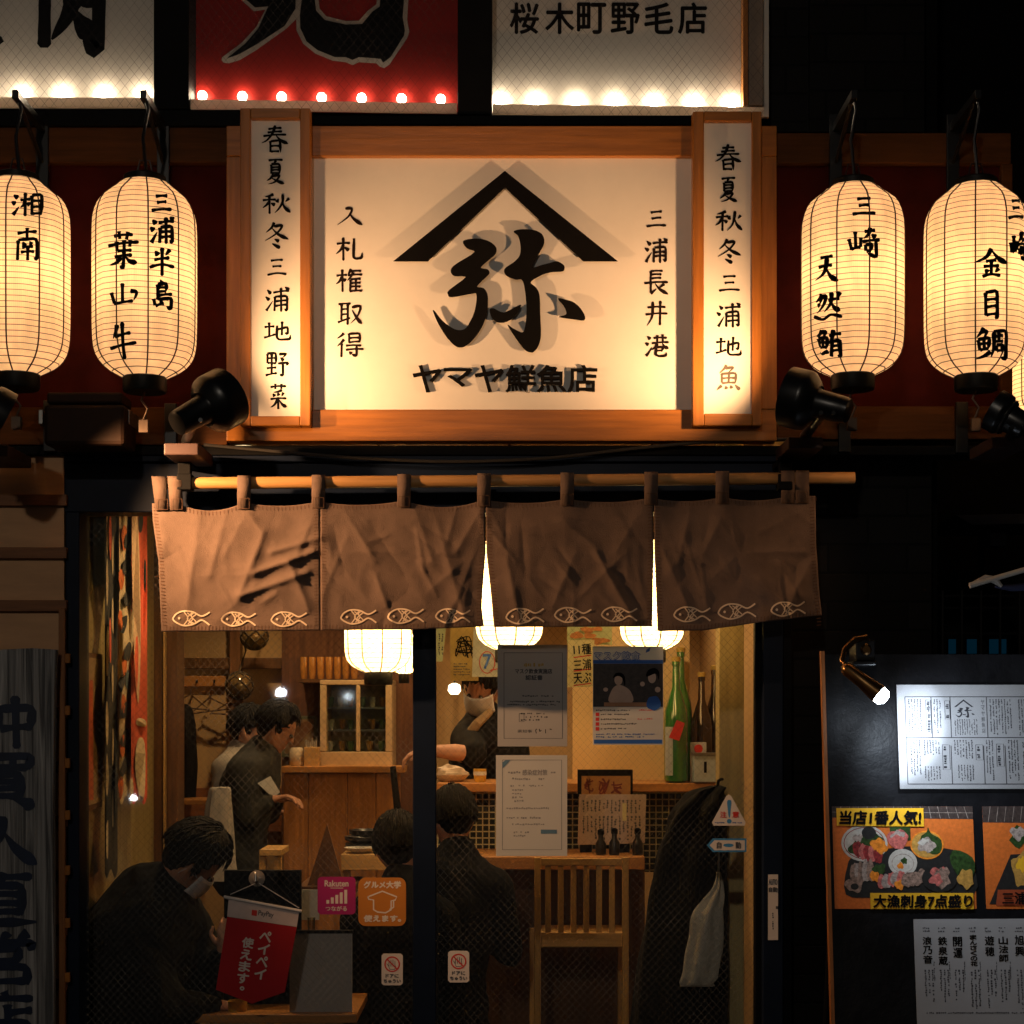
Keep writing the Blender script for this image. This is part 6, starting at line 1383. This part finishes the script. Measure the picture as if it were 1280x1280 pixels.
fm = {k: mat(n, c, .35, var=v, scale=95, spec=.5) for k, n, c, v in (('table', 'printed_orange_table', (.58, .135, .022), .2), ('lat', 'printed_lattice', (.05, .035, .03), .5), ('white', 'printed_white_dish', (.48, .44, .38), .2), ('red', 'printed_tuna', (.24, .025, .025), .7), ('pink', 'printed_snapper', (.48, .12, .10), .6), ('or', 'printed_salmon', (.75, .22, .02), .4), ('green', 'printed_leaf', (.025, .055, .012), .8), ('black', 'printed_black_tray', (.018, .017, .016), .4), ('grey', 'printed_squid', (.34, .27, .23), .6), ('yellow', 'yellow_caption_paper', (.78, .42, .02), .08), ('lg', 'printed_fish_skin', (.25, .16, .12), .8), ('fry', 'printed_fried_fish', (.45, .24, .05), .4), ('rcap', 'red_caption_paper', (.32, .06, .02), .1))}
def layers(t, L):
    by = {}
    for i, (k, fn) in enumerate(L):
        m = by.setdefault(k, MB()); fn(m, .0018 + i * .00005)
    for k, m in by.items(): m.build('printed_' + {'lat': 'lattice', 'or': 'salmon', 'lg': 'fish', 'fry': 'fried_fish', 'rcap': 'caption', 'yellow': 'caption', 'yellow_low': 'caption'}.get(k, {'table': 'table', 'white': 'dishes', 'red': 'tuna', 'pink': 'snapper', 'green': 'leaves', 'black': 'tray', 'grey': 'squid'}.get(k, k)), fm[k.replace('_low', '')], t)
def D(cx, cyy, rx, ry, n=24, wob=.0): return lambda m, o: m.disc(BR, cx, cyy, rx, ry, o, n, wob)
def PL(pts, sm=True): return lambda m, o: m.poly(BR, catmull(pts, 3, True) if sm else pts, o)
def RB(pts, w_): return lambda m, o: m.ribbon(BR, pts, w_, o)
def slices(cx, cyy, n, dx, dy, rx, ry, k1, k2):
    return [(k1 if i % 2 == 0 else k2, (lambda i: D(cx + dx * i + random.uniform(-1, 1), cyy + dy * i + random.uniform(-1, 1), rx, ry, 14, .14))(i)) for i in range(n)]
t = bsheet('food_poster', 'sashimi platter photo with yellow captions on the black board', 'poster', 1041, 1008, 1217, 1136, fm['table'])
L = [('lat', PL([(1041, 1022), (1217, 1024), (1217, 1008), (1041, 1008)], False))] + [('grey', RB([(1041 + i * 11, 1008), (1038 + i * 11.5, 1023)], .5)) for i in range(1, 16)] + [('grey', RB([(1041, 1015), (1217, 1016)], .5))]
L += [('black', PL([(1055, 1118), (1058, 1082), (1070, 1070), (1130, 1058), (1190, 1062), (1214, 1082), (1214, 1118), (1150, 1122), (1090, 1122)]))]
L += [('white', D(1080, 1054, 29, 23)), ('red', D(1080, 1054, 26, 20)), ('white', D(1080, 1054, 25, 19)), ('green', D(1080, 1060, 19, 12, wob=.15)), ('green', D(1088, 1048, 14, 7, wob=.2)), ('black', D(1086, 1041, 9, 8)), ('grey', D(1072, 1048, 6, 5, wob=.3))]
L += slices(1072, 1062, 5, 6, 1.8, 6, 10, 'red', 'pink')[0:5] + [('or', D(1097, 1056, 9, 8, wob=.2)), ('or', D(1101, 1060, 7, 7, wob=.2))]
L += [('green', PL([(1112, 1034), (1138, 1032), (1138, 1050), (1114, 1050)], False)), ('pink', D(1122, 1049, 13, 12, wob=.14)), ('grey', D(1123, 1046, 9, 8, wob=.2)), ('pink', D(1122, 1052, 11, 8, wob=.2)), ('pink', D(1126, 1050, 5, 4, wob=.3))]
L += [('or', D(1158, 1056, 21, 18)), ('fry', D(1158, 1056, 19, 16)), ('green', PL([(1150, 1048), (1158, 1040), (1160, 1034), (1164, 1042), (1176, 1050), (1174, 1066), (1160, 1066)])), ('grey', D(1157, 1056, 11, 9, wob=.2)), ('white', D(1155, 1053, 7, 5, wob=.25)), ('grey', D(1160, 1059, 7, 6, wob=.3))]
L += [('white', D(1127, 1078, 18, 17)), ('grey', D(1127, 1079, 14, 12)), ('white', D(1127, 1079, 13, 11)), ('or', D(1124, 1082, 4, 4, wob=.2)), ('green', D(1129, 1076, 4, 4, wob=.2))]
L += slices(1066, 1092, 5, 5, -1, 5, 14, 'lg', 'grey') + [('lg', D(1066, 1106, 11, 9, wob=.2)), ('black', D(1066, 1108, 5, 4))] + [('or', D(1092, 1094, 6, 8, wob=.2)), ('green', D(1098, 1086, 8, 6, wob=.3))]
L += slices(1100, 1102, 5, 6, -1, 6, 9, 'pink', 'grey') + [('or', D(1122, 1106, 6, 6, wob=.2))] + slices(1132, 1100, 4, 6, -1.5, 7, 9, 'lg', 'lg') + [('black', D(1172, 1098, 22, 17)), ('pink', D(1172, 1092, 10, 8, wob=.3)), ('lg', D(1174, 1098, 12, 11, wob=.25)), ('pink', D(1168, 1099, 8, 7, wob=.3)), ('lg', D(1178, 1092, 6, 8, wob=.3))]
L += [('green', PL([(1186, 1076), (1192, 1062), (1214, 1072), (1215, 1092), (1200, 1100)])), ('fry', D(1205, 1098, 10, 12, wob=.2))]
L += [('yellow', PL([(1046, 1032), (1155, 1033), (1155, 1010), (1046, 1010)], False)), ('yellow_low', PL([(1085, 1136), (1213, 1136), (1213, 1116), (1085, 1116)], False))]
layers(t, L)
m = MB(); letter(m, BR, '当店1番人気!', 1050, 1013.5, 1151, 1030, .0085, bold=.75, shear=.1); m.build('caption_lettering', M['ink'], t); m = MB(); letter(m, BR, '大漁刺身7点盛り', 1089, 1118.5, 1211, 1134, .0085, bold=.75, shear=.08); m.build('caption_lettering', M['ink'], t)
t = bsheet('food_poster', 'fried fish photo with red caption at the right edge of the board', 'poster', 1229, 1008, 1400, 1136, fm['table'])
L = [('lat', PL([(1229, 1028), (1400, 1030), (1400, 1008), (1229, 1008)], False))] + [('grey', RB([(1229 + i * 10, 1008), (1226 + i * 10, 1027)], .5)) for i in range(1, 16)]
L += [('black', PL([(1233, 1130), (1262, 1068), (1390, 1062), (1390, 1132)], False)), ('fry', D(1278, 1088, 16, 22, wob=.18)), ('fry', D(1300, 1080, 18, 24, wob=.15)), ('green', D(1276, 1046, 14, 12, wob=.3)), ('grey', D(1272, 1042, 9, 8, wob=.3)), ('fry', D(1282, 1098, 10, 8, wob=.3)), ('yellow', D(1275, 1080, 6, 9, wob=.3))]
L += [('rcap', PL([(1241, 1132), (1400, 1132), (1400, 1112), (1244, 1112)], False))]
layers(t, L)
m = MB(); letter(m, BR, '三浦', 1249, 1115, 1279, 1130, .006, bold=.5); letter(m, BR, '天ぷら', 1290, 1115, 1330, 1130, .006, bold=.5); m.build('caption_lettering', M['ink'], t)
t = bsheet('sake_list', 'grey paper sake list with columns of brush names at the bottom', 'menu', 1138, 1148, 1345, 1300, M['paper_grey'], tilt=1)
m = MB(); o = .0022
for s_, x, a, b in (('浪乃音', 1154, 1170, 1205), ('鉄泉蔵', 1173, 1170, 1207), ('開運', 1191.5, 1170, 1198), ('まんさくの花', 1211, 1168, 1208), ('遊穂', 1231, 1169, 1196), ('山法師', 1248, 1170, 1203), ('旭興', 1268, 1168, 1196), ('地酒', 1290, 1170, 1196)):
    column(m, BR, s_, x, a, b, 11 if len(s_) < 4 else 8, o, bold=.35)
m.build('lettering', M['ink'], t)
m = MB()
for x in (1154, 1173, 1191.5, 1211, 1231, 1248, 1268, 1290):
    micro(m, BR, x - 5, 1158, x + 5, 1166, 4, o); micro(m, BR, x - 6, 1212, x + 8, 1262, 4.6, o, True, ragged=.5); micro(m, BR, x + 6, 1202, x + 9, 1225, 3, o, True, ragged=.2)
micro(m, BR, 1150, 1264, 1300, 1268, 4, o, ragged=.05); m.build('small_print', M['print'], t)

# clamp lamp on the board
cp = thing('clamp_lamp', 'brass clamp lamp with a cold white bulb on top of the menu board', 'lamp', BR(1078, 822))
yl = -.66
m = MB(); a = P(1056, 834, yl); b = P(1099, 868, yl - .04); ax = (b - a); Ln = ax.length; ax.normalize()
m.lathe(a, [(.006, -.01), (.018, 0), (.022, .01), (.023, Ln * .5), (.030, Ln * .92), (.031, Ln), (.028, Ln), (.022, Ln * .55)], 24, axis=ax); m.build('lamp_head', M['brass'], cp, smooth=True)
m = MB(); m.lathe(a, [(.004, Ln * .80), (.022, Ln * .86), (.028, Ln * 1.0), (.026, Ln * 1.12), (.014, Ln * 1.2), (.001, Ln * 1.22)], 16, axis=ax); m.build('bulb', glow('cold_led', (.78, .88, 1.0), 40), cp, smooth=True)
m = MB(); m.tube([P(1066, 842, yl), P(1052, 826, yl + .02), P(1056, 812, yl + .04), P(1068, 800, yl + .06), P(1082, 797, yl + .07), P(1088, 808, yl + .08)], [.008, .008, .010, .012, .012, .010], 10); m.build('bent_arm', M['brass'], cp, smooth=True)
m = MB(); m.pbox(1070, 800, 1094, 826, yl + .06, yl + .17); m.pbox(1066, 826.3, 1096, 832, yl + .05, yl + .18); m.build('clamp', M['black_metal'], cp, bev=.004)
m = MB(); m.lathe(P(1082, 812, yl + .055), [(.016, 0), (.018, -.008), (.012, -.014)], 16, axis=(0, 1, 0)); m.build('clamp_knob', M['brass'], cp, smooth=True)
lamp(cp, 'SPOT', b + ax * .07, 20.0, (.74, .86, 1.0), 'lamp_beam', .012, aim=BR(1255, 985), size=145, blend=1.0)

lamp(cp, 'POINT', b + ax * .025 + Vector((0, .02, 0)), 2.2, (.74, .86, 1.0), 'bulb_light', .012)
# unseen fill lamp added to brighten the front; post lamps glint in the glass
sl = thing('fill_lamp', 'fill lamp added out of view behind the camera', 'street lamp', (-1.2, -11, 0))
m = MB(); m.tube([(-1.2, -11, 0), (-1.2, -11, 4.6), (-1.2, -10.8, 5.0), (-1.2, -10.2, 5.15)], [.07, .05, .045, .04], 12); m.build('pole', M['black_metal'], sl, smooth=True)
m = MB(); m.box(-1.38, -1.02, -10.3, -9.6, 5.12, 5.22); m.build('lamp_housing', M['black_metal'], sl, bev=.02)
m = MB(); m.box(-1.34, -1.06, -10.26, -9.64, 5.10, 5.118); m.build('lens', glow('fill_lamp_lens', (1, .86, .68), 6), sl)
lamp(sl, 'POINT', (-1.2, -9.95, 5.0), FILL, (1.0, .86, .70), 'fill_light', .12)

for i, (px, py, r, lb) in enumerate(((347, 866, .045, 'taller white post lamp across the street, mirrored in the window'), (160, 1000, .03, 'shorter white post lamp across the street, mirrored in the window'))):
    s_ = 150.0; q = Vector(((px - 640) / s_, -8.0, EYE + (HOR - py) / s_))
    t = thing('post_lamp', lb, 'street lamp', (q.x, q.y, 0))
    m = MB(); m.ball(q, r, n=16, m=10); m.build('globe', glow('white_globe', (.86, .93, 1.0), 55) if 'white_globe' not in bpy.data.materials else bpy.data.materials['white_globe'], t, smooth=True)
    m = MB(); m.cyl((q.x, q.y, 0), (q.x, q.y, q.z - r * .9), .03); m.lathe((q.x, q.y, q.z - r), [(.05, -.02), (.05, .02)], 14); m.build('post', M['black_metal'], t, smooth=True)

# things in the dark recess on the right
fe = thing('iron_fence', 'thin black iron grille in the dark recess above the menu board', 'fence', P(1150, 1400, .9))
m = MB()
for i in range(13): m.cyl(P(1010 + i * 24, 738, .9), P(1010 + i * 24, 1400, .9), .006, n=6)
m.build('bars', M['black_metal'], fe)
m = MB()
for y in (745, 760, 792, 836): m.cyl(P(1004, y, .905), P(1310, y, .905), .006, n=6)
m.build('rails', M['black_metal'], fe)
m = MB(); m.pbox(1080, 735, 1096, 768, .8, .89); m.build('lock_box', M['black'], fe, bev=.003)
aw = thing('awning', 'dim grey awning slab in the recess at the right edge', 'awning', P(1240, 660, 1.4))
m = MB(); m.prism(flat(1.2), [(1195, 644), (1215, 656), (1330, 653), (1330, 641)], 0, -.5); m.build('slab', mat('grey_awning_sheet', (.10, .11, .13), .6), aw)
m = MB(); m.pbox(1226, 656.5, 1232, 760, 1.45, 1.5); m.build('post', M['dark_wall'], aw)
m = MB(); m.pbox(1238, 666, 1258, 682, 1.4, 1.5); m.build('box', bpy.data.materials['grey_awning_sheet'], aw)
stx = thing('furled_banner', 'pale stick with dark blue cloth poking in at the right edge', 'banner', P(1260, 735, -.35))
m = MB(); m.tube([P(1212, 732, -.35), P(1240, 724, -.35), P(1330, 698, -.35)], [.010, .009, .009], 8); m.build('stick', mat('pale_stick_wood', (.42, .38, .33), .5), stx, smooth=True)
m = MB(); m.tube([P(1216, 729, -.345), P(1232, 722, -.345), P(1244, 725, -.345), P(1252, 733, -.345)], [.005, .010, .013, .006], 8); m.build('wrapping', mat('pale_wrapping_cloth', (.34, .31, .28), .8), stx, smooth=True)
m = MB(); m.tube([P(1244, 733, -.33), P(1264, 735, -.33), P(1290, 733, -.33), P(1330, 728, -.33)], [.005, .012, .015, .018], 10); m.build('cloth', mat('dark_blue_cloth', (.010, .012, .04), .8), stx, smooth=True)
for i, (x0, x1) in enumerate(((1187, 1195), (1210, 1221), (1238, 1258))):
    t = thing('blue_light', ('narrowest of the dim blue lights above the menu board', 'middle one of the dim blue lights above the menu board', 'widest of the dim blue lights above the menu board')[i], 'light', P((x0 + x1) / 2, 818, 1.5), 'dim blue lights in the recess')
    m = MB(); m.pbox(x0, 799, x1, 817, 1.5, 1.52); m.build('lens', glow('dim_blue_lens', (.01, .16, .30), .05) if 'dim_blue_lens' not in bpy.data.materials else bpy.data.materials['dim_blue_lens'], t)
    m = MB(); m.pbox(x0 - 1.5, 797, x1 + 1.5, 819, 1.521, 1.56); m.build('housing', M['black'], t)

# pieces of a part hang under that part (all sit at the same origin, so nothing moves)
SUB = {'cords': 'paper_shade', 'mask_loop': 'mask', 'mouth': 'body', 'eye': 'body', 'collar': 'jacket', 'label': 'glass_body', 'retaining_ring': 'shade', 'painted_stripe': 'picture', 'red_logo': 'white_band',
       'small_lettering': 'white_band', 'white_lettering': 'red_cloth', 'letter_outline': 'panel', 'hook': 'board', 'lens': 'trim_ring', 'clamp_knob': 'clamp'}
for k in ('brush_lettering', 'lettering', 'print', 'small_print', 'signature', 'gold_heading', 'blue_marks', 'red_marks', 'title_fill', 'blue_print', 'photo_ground', 'photo_figures', 'photo_hair', 'photo_table', 'red_underline', 'numeral', 'red_ring', 'line_drawing', 'handwriting', 'food_picture', 'caption_lettering', 'exclamation_mark', 'red_lettering', 'white_print', 'white_field', 'blue_lens', 'yellow_patch', 'red_mark', 'mark', 'brush_marks'):
    SUB[k] = ('sheet', 'panel', 'paper_shade', 'board', 'carton', 'tin_body', 'orange_plate')
for o in list(COL.objects):
    p = o.parent
    if o.type != 'MESH' or p is None or p.type != 'EMPTY': continue
    nm = o.name.split('.')[0]; want = SUB.get(nm) or (('sheet',) if nm.startswith('printed_') else None)
    if not want: continue
    for wn in ((want,) if isinstance(want, str) else want):
        q = [c for c in p.children if c.type == 'MESH' and c.name.split('.')[0] == wn and c is not o]
        if q: o.parent = q[0]; break
